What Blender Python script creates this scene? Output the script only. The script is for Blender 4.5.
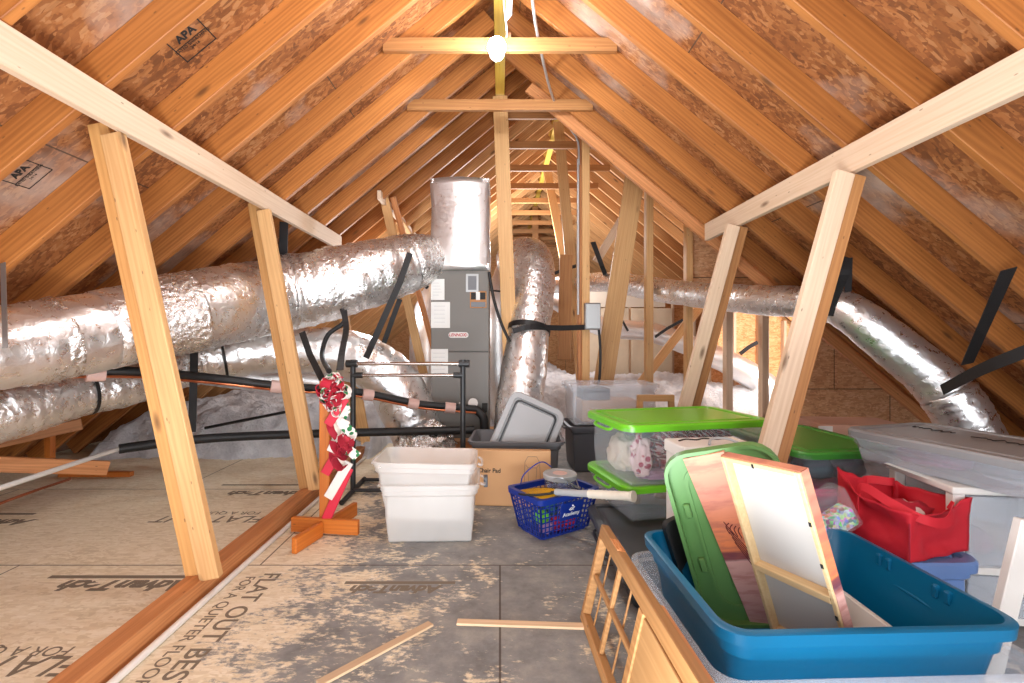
import bpy, bmesh, math, random
from mathutils import Vector as V, Matrix, noise
random.seed(11)
SC = bpy.context.scene
for o in list(bpy.data.objects): bpy.data.objects.remove(o)
COL = SC.collection

# ------------------------------------------------------------------ camera, world, lights, exposure
F = 480.0; CX, CY = 500.0, 337.0; CAMZ = 1.16      # focal length in pixels, vanishing point, eye height
cam = bpy.data.cameras.new('camera'); camo = bpy.data.objects.new('camera', cam); COL.objects.link(camo)
camo.location = (0, 0, CAMZ); camo.rotation_euler = (math.pi/2, 0, 0)
cam.sensor_width = 36; cam.lens = F/1024*36; cam.shift_x = (512-CX)/1024; cam.shift_y = -(341.5-CY)/1024
cam.clip_start = .02
SC.camera = camo
w = bpy.data.worlds.new('world'); SC.world = w; w.use_nodes = True
bg = w.node_tree.nodes['Background']; bg.inputs[0].default_value = (.92, .95, 1, 1); bg.inputs[1].default_value = 3.2
SC.view_settings.view_transform = 'Standard'; SC.view_settings.look = 'None'
SC.view_settings.gamma = 1; SC.view_settings.use_curve_mapping = False; SC.view_settings.exposure = 0.2
SC.cycles.sample_clamp_indirect = 6; SC.cycles.max_bounces = 8; SC.cycles.transparent_max_bounces = 16

def lamp(name, loc, power, r, col=(1, 1, 1)):
    l = bpy.data.lights.new(name, 'POINT'); l.energy = power; l.shadow_soft_size = r; l.color = col
    o = bpy.data.objects.new(name, l); COL.objects.link(o); o.location = loc; return o
lamp('ridge_bulb_light', (-.02, 2.98, 2.93), 80, .06, (.90, .95, 1))
lamp('front_fill_light', (.0, 1.95, 2.92), 52, .15, (.90, .95, 1))  # unseen fill added overhead to brighten the floor
lamp('side_room_light', (3.7, 5.6, 1.05), 85, .2, (.93, .97, 1))
lamp('far_fill_light', (.45, 8.3, 2.7), 170, .12, (.95, .97, 1))  # unseen fill added to brighten the far part of the attic
lamp('eave_fill_light', (-1.35, 5.5, 1.75), 30, .12, (.92, .96, 1))  # fill added out of sight behind the big duct to lift the dark insulation
fl = bpy.data.lights.new('floor_fill_light', 'AREA'); fl.energy = 95; fl.size = .9; fl.color = (.90, .95, 1)  # upward fill added below the view to brighten the rafter undersides
flo = bpy.data.objects.new('floor_fill_light', fl); COL.objects.link(flo); flo.location = (-.1, .45, .10); flo.rotation_euler = (math.radians(165), 0, 0)

# ------------------------------------------------------------------ helpers
def at(px, py, d):                                   # measured pixel + distance -> world point
    return V(((px-CX)/F*d, d, CAMZ-(py-CY)/F*d))
WM = {}
def mk(name, bm, mat, parent=None, M=None, smooth=False, **tags):
    me = bpy.data.meshes.new(name); bmesh.ops.recalc_face_normals(bm, faces=bm.faces[:]) if bm.faces else None
    bm.to_mesh(me); bm.free()
    if smooth:
        for p in me.polygons: p.use_smooth = True
        if smooth != 'all':
            try: me.set_sharp_from_angle(angle=math.radians(38))
            except Exception: pass
    for m in (mat if isinstance(mat, (list, tuple)) else [mat]): me.materials.append(m)
    return put(name, me, parent, M, **tags)
def put(name, me, parent=None, M=None, **tags):
    o = bpy.data.objects.new(name, me); COL.objects.link(o)
    M = M or Matrix.Identity(4)
    if parent is not None:
        o.parent = parent; o.matrix_basis = WM[parent.name].inverted() @ M
    else: o.matrix_basis = M
    WM[o.name] = M.copy()
    for k, v in tags.items(): o[k] = v
    return o
def thing(name, label, category, M=None, group=None):
    o = put(name, None, None, M if isinstance(M, Matrix) else Matrix.Translation(M or (0, 0, 0)), label=label, category=category)
    o.empty_display_size = .1
    if group: o['group'] = group
    return o
def T(x, y, z, rz=0): return Matrix.Translation((x, y, z)) @ Matrix.Rotation(rz, 4, 'Z')
def frame(p0, p1, up):
    x = (V(p1)-V(p0)).normalized(); u = V(up); z = (u-x*u.dot(x)).normalized(); y = z.cross(x)
    M = Matrix((x, y, z)).transposed().to_4x4(); M.translation = V(p0); return M
def box(bm, x0, x1, y0, y1, z0, z1, M=None):
    vs = [bm.verts.new((x, y, z)) for z in (z0, z1) for y in (y0, y1) for x in (x0, x1)]
    if M:
        for v in vs: v.co = M @ v.co
    for f in ((0, 2, 3, 1), (4, 5, 7, 6), (0, 1, 5, 4), (2, 6, 7, 3), (0, 4, 6, 2), (1, 3, 7, 5)): bm.faces.new([vs[i] for i in f])
    return vs
def bev(bm, w=.003, seg=1):
    bmesh.ops.bevel(bm, geom=bm.edges[:], offset=w, segments=seg, affect='EDGES', profile=.5); return bm
def BX(x0, x1, y0, y1, z0, z1, b=.003, seg=1):
    bm = bmesh.new(); box(bm, x0, x1, y0, y1, z0, z1)
    return bev(bm, b, seg) if b else bm
def board(name, p0, p1, wid, thk, up, mat, parent=None, b=.003, **tags):   # wid along up, thk across
    p0, p1 = V(p0), V(p1); L = (p1-p0).length
    return mk(name, BX(0, L, -thk/2, thk/2, -wid/2, wid/2, b), mat, parent, frame(p0, p1, up), **tags)
def loft(bm, rings, cap0=True, cap1=True, closed=False):
    rs = [[bm.verts.new(p) for p in r] for r in rings]; n = len(rs[0])
    prs = list(zip(rs, rs[1:])) + ([(rs[-1], rs[0])] if closed else [])
    for a, b in prs:
        for i in range(n): bm.faces.new((a[i], a[(i+1) % n], b[(i+1) % n], b[i]))
    if not closed:
        if cap0: bm.faces.new(rs[0][::-1])
        if cap1: bm.faces.new(rs[-1])
    return rs
def rrect(lx, ly, r, z=0, n=5):
    r = max(.002, min(r, lx/2-.001, ly/2-.001)); out = []
    for cx, cy, a0 in ((lx/2-r, ly/2-r, 0), (-lx/2+r, ly/2-r, 90), (-lx/2+r, -ly/2+r, 180), (lx/2-r, -ly/2+r, 270)):
        for i in range(n+1):
            a = math.radians(a0+90*i/n); out.append(V((cx+r*math.cos(a), cy+r*math.sin(a), z)))
    return out
def rings_rr(bm, L, W, r, prof, cap0=True, cap1=True, n=5):
    return loft(bm, [rrect(L+2*s, W+2*s, r+s, z, n) for s, z in prof], cap0, cap1)
def spline(pts, n):
    pts = [V(p) for p in pts]; P = [pts[0]*2-pts[1]] + pts + [pts[-1]*2-pts[-2]]; out = []
    for i in range(1, len(P)-2):
        for k in range(n):
            t = k/n; a, b, c, d = P[i-1:i+3]
            out.append(.5*((2*b)+(c-a)*t+(2*a-5*b+4*c-d)*t*t+(3*b-a-3*c+d)*t**3))
    out.append(pts[-1]); return out
def lerpl(vals, n):
    out = []
    for a, b in zip(vals, vals[1:]):
        for k in range(n): out.append(a+(b-a)*k/n)
    return out+[vals[-1]]
def tube(bm, pts, rad, seg=12, wob=None, caps=True):
    pts = [V(p) for p in pts]; rad = rad if isinstance(rad, list) else [rad]*len(pts)
    t0 = (pts[1]-pts[0]).normalized(); u = V((0, 0, 1)) if abs(t0.z) < .9 else V((1, 0, 0))
    u = (u-t0*u.dot(t0)).normalized(); rings = []
    for i, p in enumerate(pts):
        t = (pts[min(i+1, len(pts)-1)]-pts[max(i-1, 0)]).normalized(); u = (u-t*u.dot(t)).normalized(); v = t.cross(u); r = []
        for k in range(seg):
            a = 2*math.pi*k/seg; d = u*math.cos(a)+v*math.sin(a); rr = rad[i]
            if wob: rr *= wob(i, a, p+d*rr)
            r.append(p+d*rr)
        rings.append(r)
    return loft(bm, rings, caps, caps)
def rod(name, pts, r, mat, parent=None, seg=10, n=0, **tags):
    bm = bmesh.new(); tube(bm, spline(pts, n) if n else pts, r, seg); return mk(name, bm, mat, parent, None, True, **tags)
def ribbon(bm, pts, wd, wid, thk):                   # flat strap along pts, wd = width direction
    pts = [V(p) for p in pts]; rings = []
    for i, p in enumerate(pts):
        t = (pts[min(i+1, len(pts)-1)]-pts[max(i-1, 0)]).normalized()
        d = V(wd); d = (d-t*d.dot(t)).normalized(); nrm = t.cross(d)
        rings.append([p+d*wid/2+nrm*thk/2, p-d*wid/2+nrm*thk/2, p-d*wid/2-nrm*thk/2, p+d*wid/2-nrm*thk/2])
    loft(bm, rings)
def blob(bm, c, s, amp=.25, freq=3, sub=3, seed=0, flat=False):
    r = bmesh.ops.create_icosphere(bm, subdivisions=sub, radius=1)
    for v in r['verts']:
        n = noise.fractal(v.co*freq+V((seed*3.7, seed, 0)), 1, 2, 3)
        p = v.co*(1+amp*n); v.co = V((p.x*s[0]+c[0], p.y*s[1]+c[1], max(-.8 if flat else -9, p.z)*s[2]+c[2]))
def text(name, s, size, mat, parent, M, ext=.0008, align='CENTER', shear=0, sx=1, bold=0, **tags):
    cu = bpy.data.curves.new('t', 'FONT'); cu.body = s; cu.size = size; cu.extrude = ext; cu.align_x = align; cu.align_y = 'CENTER'; cu.shear = shear; cu.offset = bold
    o = bpy.data.objects.new('t', cu); COL.objects.link(o); dg = bpy.context.evaluated_depsgraph_get()
    me = bpy.data.meshes.new_from_object(o.evaluated_get(dg)); bpy.data.objects.remove(o); bpy.data.curves.remove(cu)
    me.materials.clear(); me.materials.append(mat)
    if sx != 1:
        for v in me.vertices: v.co.x *= sx
    return put(name, me, parent, M, **tags)

# ------------------------------------------------------------------ materials
def srgb(r, g, b):
    f = lambda c: (c/255/12.92) if c <= 10 else ((c/255+.055)/1.055)**2.4
    return (f(r), f(g), f(b), 1)
class Mat:
    def __init__(s, name):
        s.m = bpy.data.materials.new(name); s.m.use_nodes = True; s.t = s.m.node_tree; s.n = s.t.nodes; s.p = s.n['Principled BSDF']
    def node(s, typ, **kw):
        nd = s.n.new(typ)
        for k, v in kw.items():
            if k.startswith('i_'):
                key = k[2:]; nd.inputs[int(key) if key.isdigit() else key].default_value = v
            else: setattr(nd, k, v)
        return nd
    def l(s, a, b): s.t.links.new(a, b)
    def ramp(s, fac, stops):
        r = s.n.new('ShaderNodeValToRGB'); e = r.color_ramp.elements
        while len(e) < len(stops): e.new(.5)
        for k, (p, c) in enumerate(stops): e[k].position = p; e[k].color = c
        s.l(fac, r.inputs[0]); return r.outputs[0]
    def mix(s, fac, a, b, mode='MIX'):
        m = s.n.new('ShaderNodeMix'); m.data_type = 'RGBA'; m.blend_type = mode
        for sock, v in ((m.inputs[0], fac), (m.inputs[6], a), (m.inputs[7], b)):
            if hasattr(v, 'links'): s.l(v, sock)
            else: sock.default_value = v
        return m.outputs[2]
    def math(s, op, a, b=0.0):
        m = s.n.new('ShaderNodeMath'); m.operation = op
        for k, v in enumerate((a, b)):
            if hasattr(v, 'links'): s.l(v, m.inputs[k])
            else: m.inputs[k].default_value = v
        return m.outputs[0]
    def coord(s, scale=(1, 1, 1), rot=(0, 0, 0), src='Object', rnd=True):
        tc = s.n.new('ShaderNodeTexCoord'); mp = s.n.new('ShaderNodeMapping'); mp.inputs[3].default_value = scale; mp.inputs[2].default_value = rot
        out = tc.outputs[src]
        if rnd:
            oi = s.n.new('ShaderNodeObjectInfo'); va = s.n.new('ShaderNodeVectorMath'); va.operation = 'ADD'
            mu = s.math('MULTIPLY', oi.outputs['Random'], 31.0); s.l(out, va.inputs[0]); s.l(mu, va.inputs[1]); out = va.outputs[0]
        s.l(out, mp.inputs[0]); return mp.outputs[0]
    def noise(s, vec, scale, detail=3, rough=.55, dist=0):
        n = s.node('ShaderNodeTexNoise'); s.l(vec, n.inputs['Vector'])
        n.inputs['Scale'].default_value = scale; n.inputs['Detail'].default_value = detail; n.inputs['Roughness'].default_value = rough; n.inputs['Distortion'].default_value = dist
        return n.outputs[0]
    def bump(s, h, strength=.3, dist=.01):
        b = s.n.new('ShaderNodeBump'); b.inputs['Strength'].default_value = strength; b.inputs['Distance'].default_value = dist
        s.l(h, b.inputs['Height']); s.l(b.outputs[0], s.p.inputs['Normal'])
    def set(s, **kw):
        for k, v in kw.items():
            key = k.replace('_', ' ')
            if hasattr(v, 'links'): s.l(v, s.p.inputs[key])
            else: s.p.inputs[key].default_value = v
        return s
K0, K1 = (0, 0, 0, 1), (1, 1, 1, 1)
def wood(name, light, dark, rough=.6, grain=.6, knots=True):
    m = Mat(name); c1 = m.coord((.7, 16, 16)); c2 = m.coord((.35, 5, 5))
    n1 = m.noise(c1, 2.2, 4, .6); wv = m.node('ShaderNodeTexWave', wave_type='BANDS', bands_direction='Z')
    m.l(c2, wv.inputs[0]); wv.inputs['Scale'].default_value = 2.6; wv.inputs['Distortion'].default_value = 11; wv.inputs['Detail'].default_value = 2; wv.inputs['Detail Scale'].default_value = 1.2
    n3 = m.noise(m.coord((1.4, 60, 60)), 2, 3, .6); n4 = m.noise(m.coord((.5, 2, 2)), 1.5, 3)
    f = m.math('ADD', m.math('ADD', m.math('MULTIPLY', n1, .36), m.math('MULTIPLY', n3, .26)), m.math('ADD', m.math('MULTIPLY', wv.outputs[1], grain*.20), m.math('MULTIPLY', n4, .30)))
    col = m.ramp(f, [(.26, dark), (.66, light)])
    oi = m.node('ShaderNodeObjectInfo'); hv = m.node('ShaderNodeHueSaturation')
    m.l(m.math('ADD', m.math('MULTIPLY', oi.outputs['Random'], .3), .85), hv.inputs['Value']); m.l(col, hv.inputs['Color']); col = hv.outputs[0]
    if knots:
        vo = m.node('ShaderNodeTexVoronoi'); m.l(m.coord((1.6, 5, 5)), vo.inputs['Vector']); vo.inputs['Scale'].default_value = 1.1
        kf = m.ramp(vo.outputs['Distance'], [(.035, K1), (.11, K0)])
        col = m.mix(m.math('MULTIPLY', kf, .75), col, (.09, .035, .012, 1))
    sp = m.node('ShaderNodeTexVoronoi'); m.l(m.coord((3, 8, 8)), sp.inputs['Vector']); sp.inputs['Scale'].default_value = 2.6
    col = m.mix(m.math('MULTIPLY', m.ramp(sp.outputs['Distance'], [(.05, K1), (.085, K0)]), .6), col, (.10, .045, .02, 1))
    m.set(Base_Color=col, Roughness=rough); m.bump(n1, .15, .004); return m.m
def osb(name, cols, scale=1, seam=(2.44, 1.22), seamw=.004, extra=None, rnd=False):
    m = Mat(name); base = m.coord((1, 1, 1), rnd=rnd)
    wn = m.node('ShaderNodeTexNoise'); m.l(base, wn.inputs['Vector']); wn.inputs['Scale'].default_value = 3; va = m.node('ShaderNodeVectorMath', operation='SCALE'); m.l(wn.outputs['Color'], va.inputs[0]); va.inputs['Scale'].default_value = .12
    vb = m.node('ShaderNodeVectorMath', operation='ADD'); m.l(base, vb.inputs[0]); m.l(va.outputs[0], vb.inputs[1])
    outs = []
    for rot, sc in ((.5, (13, 62, 30)), (-.7, (15, 56, 30)), (1.6, (16, 70, 30))):
        mp = m.node('ShaderNodeMapping'); m.l(vb.outputs[0], mp.inputs[0]); mp.inputs[2].default_value = (0, 0, rot); mp.inputs[3].default_value = tuple(q*scale for q in sc)
        vo = m.node('ShaderNodeTexVoronoi'); m.l(mp.outputs[0], vo.inputs['Vector']); vo.inputs['Scale'].default_value = 1; outs.append(vo)
    sel = m.noise(base, 16*scale, 2); f1 = m.node('ShaderNodeSeparateColor'); m.l(outs[0].outputs['Color'], f1.inputs[0])
    f2 = m.node('ShaderNodeSeparateColor'); m.l(outs[1].outputs['Color'], f2.inputs[0]); f3 = m.node('ShaderNodeSeparateColor'); m.l(outs[2].outputs['Color'], f3.inputs[0])
    a = m.mix(m.ramp(sel, [(.45, K0), (.5, K1)]), f1.outputs[0], f2.outputs[0]); b = m.mix(m.ramp(m.noise(base, 24*scale, 2), [(.52, K0), (.56, K1)]), a, f3.outputs[1])
    big = m.noise(base, 1.7, 4)
    v = m.math('ADD', m.math('MULTIPLY', b, .46), m.math('MULTIPLY', big, .54))
    col = m.ramp(v, [(.12, cols[0]), (.42, cols[1]), (.62, cols[2]), (.85, cols[3])])
    fine = m.noise(m.coord((6, 40, 40), (0, 0, .4), rnd=rnd), 2, 4)
    col = m.mix(m.math('MULTIPLY', m.ramp(fine, [(.3, K1), (.5, K0)]), .35), col, cols[0])
    if seam:
        br = m.node('ShaderNodeTexBrick'); m.l(base, br.inputs[0]); br.inputs['Scale'].default_value = 1; br.inputs['Mortar Size'].default_value = seamw; br.inputs['Mortar Smooth'].default_value = .3
        br.inputs['Brick Width'].default_value = seam[0]; br.inputs['Row Height'].default_value = seam[1]; br.inputs['Color1'].default_value = K0; br.inputs['Color2'].default_value = K0; br.inputs['Mortar'].default_value = K1
        seamf = m.math('MULTIPLY', br.outputs['Fac'], .8)
    if extra: col = extra(m, base, col)
    if seam: col = m.mix(seamf, col, (.05, .03, .018, 1))
    m.set(Base_Color=col, Roughness=.75); m.bump(b, .18, .004); return m.m
def plain(name, col, rough=.45, metal=0, bumps=0, bscale=60, var=.06, **kw):
    m = Mat(name); n = m.noise(m.coord(), 6, 3); c2 = tuple(min(1, c*(1-var*2)) for c in col[:3])+(1,)
    m.set(Base_Color=m.mix(n, col, c2), Roughness=rough, Metallic=metal)
    if bumps: m.bump(m.noise(m.coord(), bscale, 3), bumps, .003)
    for k, v in kw.items(): m.p.inputs[k.replace('_', ' ')].default_value = v
    return m.m
def clear(name, col, alpha, rough=.25):
    m = Mat(name); m.set(Base_Color=col, Roughness=rough); fr = m.node('ShaderNodeFresnel'); fr.inputs[0].default_value = 1.3
    a = m.math('ADD', m.math('MULTIPLY', m.noise(m.coord(), 3, 2), .12), alpha-.06); a2 = m.math('MINIMUM', m.math('ADD', a, m.math('MULTIPLY', fr.outputs[0], .12)), 1)
    m.l(a2, m.p.inputs['Alpha']); m.set(Specular_IOR_Level=.7); return m.m
def foil(name, tint=(.86, .85, .83, 1), rough=.24, cr=18, bs=.55):
    m = Mat(name); c = m.coord((1, 1, 1)); n1 = m.noise(c, cr, 5, .65, .6); vo = m.node('ShaderNodeTexVoronoi'); m.l(c, vo.inputs['Vector']); vo.inputs['Scale'].default_value = cr*1.1
    h = m.math('ADD', m.math('MULTIPLY', n1, .7), m.math('MULTIPLY', vo.outputs['Distance'], .45))
    m.set(Base_Color=tint, Metallic=.93, Roughness=m.ramp(n1, [(.3, (rough*.7,)*3+(1,)), (.7, (rough*1.5,)*3+(1,))])); m.bump(h, bs, .02); return m.m
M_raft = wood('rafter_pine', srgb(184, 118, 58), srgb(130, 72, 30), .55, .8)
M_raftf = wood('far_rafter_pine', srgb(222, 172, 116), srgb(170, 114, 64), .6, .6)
M_post = wood('stud_pine', srgb(222, 178, 122), srgb(190, 136, 82), .6, .5)
M_rear = wood('amber_stud_pine', srgb(208, 156, 94), srgb(172, 116, 60), .6, .5)
M_pale = wood('pale_spruce', srgb(224, 200, 174), srgb(196, 164, 132), .6, .35)
M_plate = wood('treated_plate', srgb(206, 142, 90), srgb(150, 90, 46), .6, .6)
M_stain = wood('orange_stained_wood', srgb(206, 120, 44), srgb(158, 80, 22), .45, .4, False)
M_tie = wood('tie_pine', srgb(184, 130, 78), srgb(142, 90, 46), .6, .5)
M_lvl = wood('yellow_laminated_lumber', srgb(240, 206, 92), srgb(212, 166, 58), .6, .4, False)
M_frame = wood('oiled_pine', srgb(180, 132, 82), srgb(138, 92, 48), .5, .6)
M_lath = wood('raw_lath', srgb(222, 194, 160), srgb(190, 156, 120), .7, .3, False)
R_ = (srgb(88, 50, 24), srgb(138, 82, 40), srgb(164, 104, 56), srgb(188, 138, 92))
def worn_white(m, base, col):                        # bleached weathered patches of the sheathing
    n = m.noise(m.coord((.8, .8, 1), rnd=False), 1.3, 4, .6); return m.mix(m.math('MULTIPLY', m.ramp(n, [(.54, K0), (.66, K1)]), .6), col, srgb(188, 172, 160))
M_osb = osb('roof_osb', R_, .9, (2.44, 1.22), .005, worn_white)
M_wall = osb('wall_osb', (srgb(160, 112, 76), srgb(206, 154, 110), srgb(220, 174, 130), srgb(232, 192, 152)), .9, (1.2, .6), .006)
M_wallf = osb('far_wall_osb', (srgb(170, 112, 66), srgb(212, 152, 98), srgb(228, 176, 124), srgb(240, 200, 156)), .9, (1.2, 2.4), .005)
def grey_wear(m, base, col):                         # worn grey paint over the walkway sheets
    tc = m.node('ShaderNodeTexCoord'); sx = m.node('ShaderNodeSeparateXYZ'); m.l(tc.outputs['Object'], sx.inputs[0])
    n = m.noise(m.coord((1, 1, 1), rnd=False), 3.6, 8, .74, .3); n2 = m.noise(m.coord((5, 13, 5), (0, 0, .6), rnd=False), 4, 6, .7)
    side = m.ramp(m.math('MULTIPLY', m.math('ADD', sx.outputs[0], 1.3), .7), [(.0, (.2,)*3+(1,)), (.15, (.45,)*3+(1,)), (.5, (.52,)*3+(1,)), (.9, (.58,)*3+(1,))])
    f = m.math('ADD', m.math('ADD', m.math('MULTIPLY', n, .62), m.math('MULTIPLY', n2, .42)), m.math('SUBTRACT', side, .535))
    f = m.ramp(f, [(.45, K0), (.51, K1)]); walk = m.math('GREATER_THAN', sx.outputs[0], -1.33); f = m.math('MULTIPLY', m.math('MULTIPLY', f, walk), .9)
    g = m.ramp(m.noise(m.coord((1, 1, 1), rnd=False), 5, 6, .7), [(.3, srgb(88, 93, 99)), (.5, srgb(118, 122, 126)), (.75, srgb(160, 158, 152))])
    return m.mix(f, col, g)
M_floor = osb('deck_osb', (srgb(200, 182, 152), srgb(224, 209, 180), srgb(232, 219, 194), srgb(240, 230, 210)), 1.0, (2.44, 1.22), .005, grey_wear)
M_foil = foil('foil_jacket', (.94, .94, .94, 1), .3, 18, .4); M_foilw = foil('wrinkled_foil', (.94, .94, .94, 1), .28, 26, .5); M_foils = foil('smooth_foil', (.95, .95, .95, 1), .36, 45, .06); M_foilt = foil('foil_tape', (.88, .86, .84, 1), .24, 30, .9)
def fluff():
    m = Mat('fibreglass_fluff'); n = m.noise(m.coord(rnd=False), 26, 6, .75); n2 = m.noise(m.coord(rnd=False), 5, 4, .6)
    m.set(Base_Color=m.ramp(n2, [(.35, srgb(216, 216, 220)), (.6, srgb(244, 244, 246))]), Roughness=1.0); m.bump(n, 1.0, .05); return m.m
M_fluff = fluff()
M_black = plain('black_rubber', srgb(26, 26, 27), .5); M_strap = plain('black_strap_web', srgb(34, 33, 34), .6, 0, .3, 200)
M_blackp = plain('black_plastic', srgb(40, 42, 44), .4, 0, .15, 90); M_lidblk = plain('charcoal_lid', srgb(74, 76, 80), .45, 0, .15, 60)
M_chrome = plain('brushed_chrome', srgb(205, 200, 195), .2, 1); M_unit = plain('unit_grey_paint', srgb(112, 108, 102), .45, 0, .05, 30, .03)
M_unitd = plain('unit_dark_seam', srgb(70, 68, 65), .5); M_paper = plain('printed_paper', srgb(232, 232, 228), .7); M_ink = plain('black_ink', srgb(34, 32, 30), .7)
M_inkf = plain('faded_ink', srgb(126, 114, 98), .8); M_inkr = plain('red_ink', srgb(190, 30, 44), .5); M_copper = plain('copper', srgb(196, 120, 84), .3, .9)
M_pvc = plain('white_pvc', srgb(226, 222, 216), .4, 0, .05, 20, .06); M_conduit = plain('conduit_steel', srgb(196, 196, 196), .35, .6); M_steel = plain('galvanised_steel', srgb(170, 172, 172), .35, .8)
M_tape = plain('pink_wrap_tape', srgb(226, 190, 180), .35); M_card = plain('cardboard', srgb(206, 160, 114), .8, 0, .1, 40, .04)
M_milky = clear('milky_plastic', srgb(240, 239, 236), .30, .35); M_clear = clear('clear_plastic', srgb(216, 224, 232), .11, .12); M_clearm = clear('clear_frosted_plastic', srgb(222, 228, 236), .27, .2)
M_grey = plain('grey_plastic', srgb(112, 114, 118), .42, 0, .08, 60); M_greyl = plain('light_grey_plastic', srgb(172, 174, 176), .45, 0, .08, 60); M_greym = plain('mid_grey_plastic', srgb(140, 141, 143), .45, 0, .08, 60); M_dgrey = plain('dark_grey_plastic', srgb(82, 84, 90), .45, 0, .08, 60)
M_lime = plain('lime_plastic', srgb(112, 200, 40), .3); M_green = plain('green_plastic', srgb(70, 150, 58), .35); M_moss = plain('moss_green_plastic', srgb(104, 152, 86), .4)
M_blue = plain('blue_plastic', srgb(2, 102, 144), .35, 0, .05, 40); M_bask = plain('royal_blue_plastic', srgb(22, 50, 140), .35); M_lav = plain('lavender_plastic', srgb(112, 146, 204), .4); M_pink = plain('pink_plastic', srgb(240, 70, 150), .35)
M_white = plain('white_plastic', srgb(228, 224, 218), .45); M_bagred = plain('red_nonwoven_fabric', srgb(206, 24, 44), .7, 0, .5, 26, .12); M_red = plain('red_fabric', srgb(176, 28, 52), .8, 0, .4, 40, .15)
M_redpaint = plain('red_paint', srgb(208, 36, 62), .45); M_whpaint = plain('white_paint', srgb(236, 230, 222), .5); M_holly = plain('holly_green', srgb(24, 110, 66), .7); M_cream = plain('cream_fabric', srgb(232, 220, 204), .85, 0, .3, 40)
M_canvas = plain('primed_canvas', srgb(204, 201, 196), .8, 0, .1, 200, .02); M_bar = wood('stretcher_pine', srgb(232, 206, 160), srgb(206, 170, 118), .6, .3, False)
M_yel = plain('yellow_plastic', srgb(226, 170, 28), .35); M_grip = plain('white_grip_tape', srgb(228, 222, 206), .7, 0, .4, 80); M_teal = plain('teal_fabric', srgb(60, 110, 124), .8); M_purp = plain('mauve_fabric', srgb(176, 130, 160), .8)
M_kraft = plain('cream_batt', srgb(240, 226, 200), .9, 0, .7, 20, .1); M_backb = plain('cream_board', srgb(238, 230, 214), .8)
M_wood2 = wood('tan_handle_wood', srgb(184, 140, 90), srgb(154, 108, 62), .5, .4, False)
def bulbmat():
    m = Mat('bulb_glass'); m.set(Base_Color=K1); m.p.inputs['Emission Color'].default_value = (1, .97, .92, 1); m.p.inputs['Emission Strength'].default_value = 60; return m.m
M_bulb = bulbmat()
def sunset():
    m = Mat('sunset_paint'); tc = m.node('ShaderNodeTexCoord'); sx = m.node('ShaderNodeSeparateXYZ'); m.l(tc.outputs['Object'], sx.inputs[0])
    n = m.noise(m.coord((3, 14, 3), (0, 0, .25), rnd=False), 2, 4, .6)
    y = m.math('ADD', m.math('DIVIDE', sx.outputs[1], .66), m.math('MULTIPLY', m.math('SUBTRACT', n, .5), .06))
    col = m.ramp(y, [(0, srgb(206, 160, 156)), (.40, srgb(224, 176, 166)), (.425, srgb(110, 62, 78)), (.455, srgb(140, 74, 74)), (.475, srgb(236, 138, 84)), (.62, srgb(228, 140, 98)), (.8, srgb(206, 138, 116)), (1, srgb(226, 160, 128))])
    col = m.mix(m.math('MULTIPLY', m.ramp(n, [(.45, K0), (.62, K1)]), .55), col, srgb(176, 100, 88)); m.set(Base_Color=col, Roughness=.55); return m.m
M_sun = sunset()
def plaid():
    m = Mat('red_plaid'); c = m.coord((1, 1, 1)); col = srgb(150, 52, 62)
    for k, (cc, dr, s) in enumerate(((srgb(60, 86, 84), 'X', 9), (srgb(70, 60, 70), 'Z', 8), (srgb(220, 200, 196), 'DIAGONAL', 14))):
        wv = m.node('ShaderNodeTexWave', bands_direction=dr); m.l(c, wv.inputs[0]); wv.inputs['Scale'].default_value = s; wv.inputs['Distortion'].default_value = 1.5
        col = m.mix(m.math('MULTIPLY', m.ramp(wv.outputs[1], [(.7, K0), (.8, K1)]), .6), col, cc)
    m.set(Base_Color=col, Roughness=.85); return m.m
def dotty(name, a, b, s=22, thr=.3):
    m = Mat(name); vo = m.node('ShaderNodeTexVoronoi'); m.l(m.coord(), vo.inputs['Vector']); vo.inputs['Scale'].default_value = s
    m.set(Base_Color=m.mix(m.ramp(vo.outputs['Distance'], [(thr, K1), (thr+.05, K0)]), a, b), Roughness=.8); return m.m
M_plaid = plaid(); M_heart = dotty('pink_heart_print', srgb(236, 206, 208), srgb(180, 60, 90)); M_hollyp = dotty('holly_print', srgb(236, 226, 218), srgb(40, 118, 70), 26, .36); M_redw = dotty('red_white_print', srgb(178, 26, 50), srgb(232, 214, 208), 14, .3)
def confetti():
    m = Mat('bead_mix'); vo = m.node('ShaderNodeTexVoronoi'); m.l(m.coord(), vo.inputs['Vector']); vo.inputs['Scale'].default_value = 70
    hv = m.node('ShaderNodeHueSaturation'); m.l(vo.outputs['Color'], hv.inputs['Color']); hv.inputs['Saturation'].default_value = .8; m.set(Base_Color=hv.outputs[0], Roughness=.3); m.bump(vo.outputs['Distance'], .8, .01); return m.m
M_bead = confetti()

ORD = ['first', 'second', 'third', 'fourth', 'fifth', 'sixth', 'seventh', 'eighth', 'ninth', 'tenth', 'eleventh', 'twelfth', 'thirteenth', 'fourteenth', 'fifteenth', 'sixteenth', 'seventeenth', 'eighteenth', 'nineteenth', 'twentieth'] + \
      ['twenty-'+q for q in ('first', 'second', 'third', 'fourth', 'fifth', 'sixth', 'seventh', 'eighth', 'ninth')] + ['thirtieth', 'thirty-first', 'thirty-second']

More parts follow.
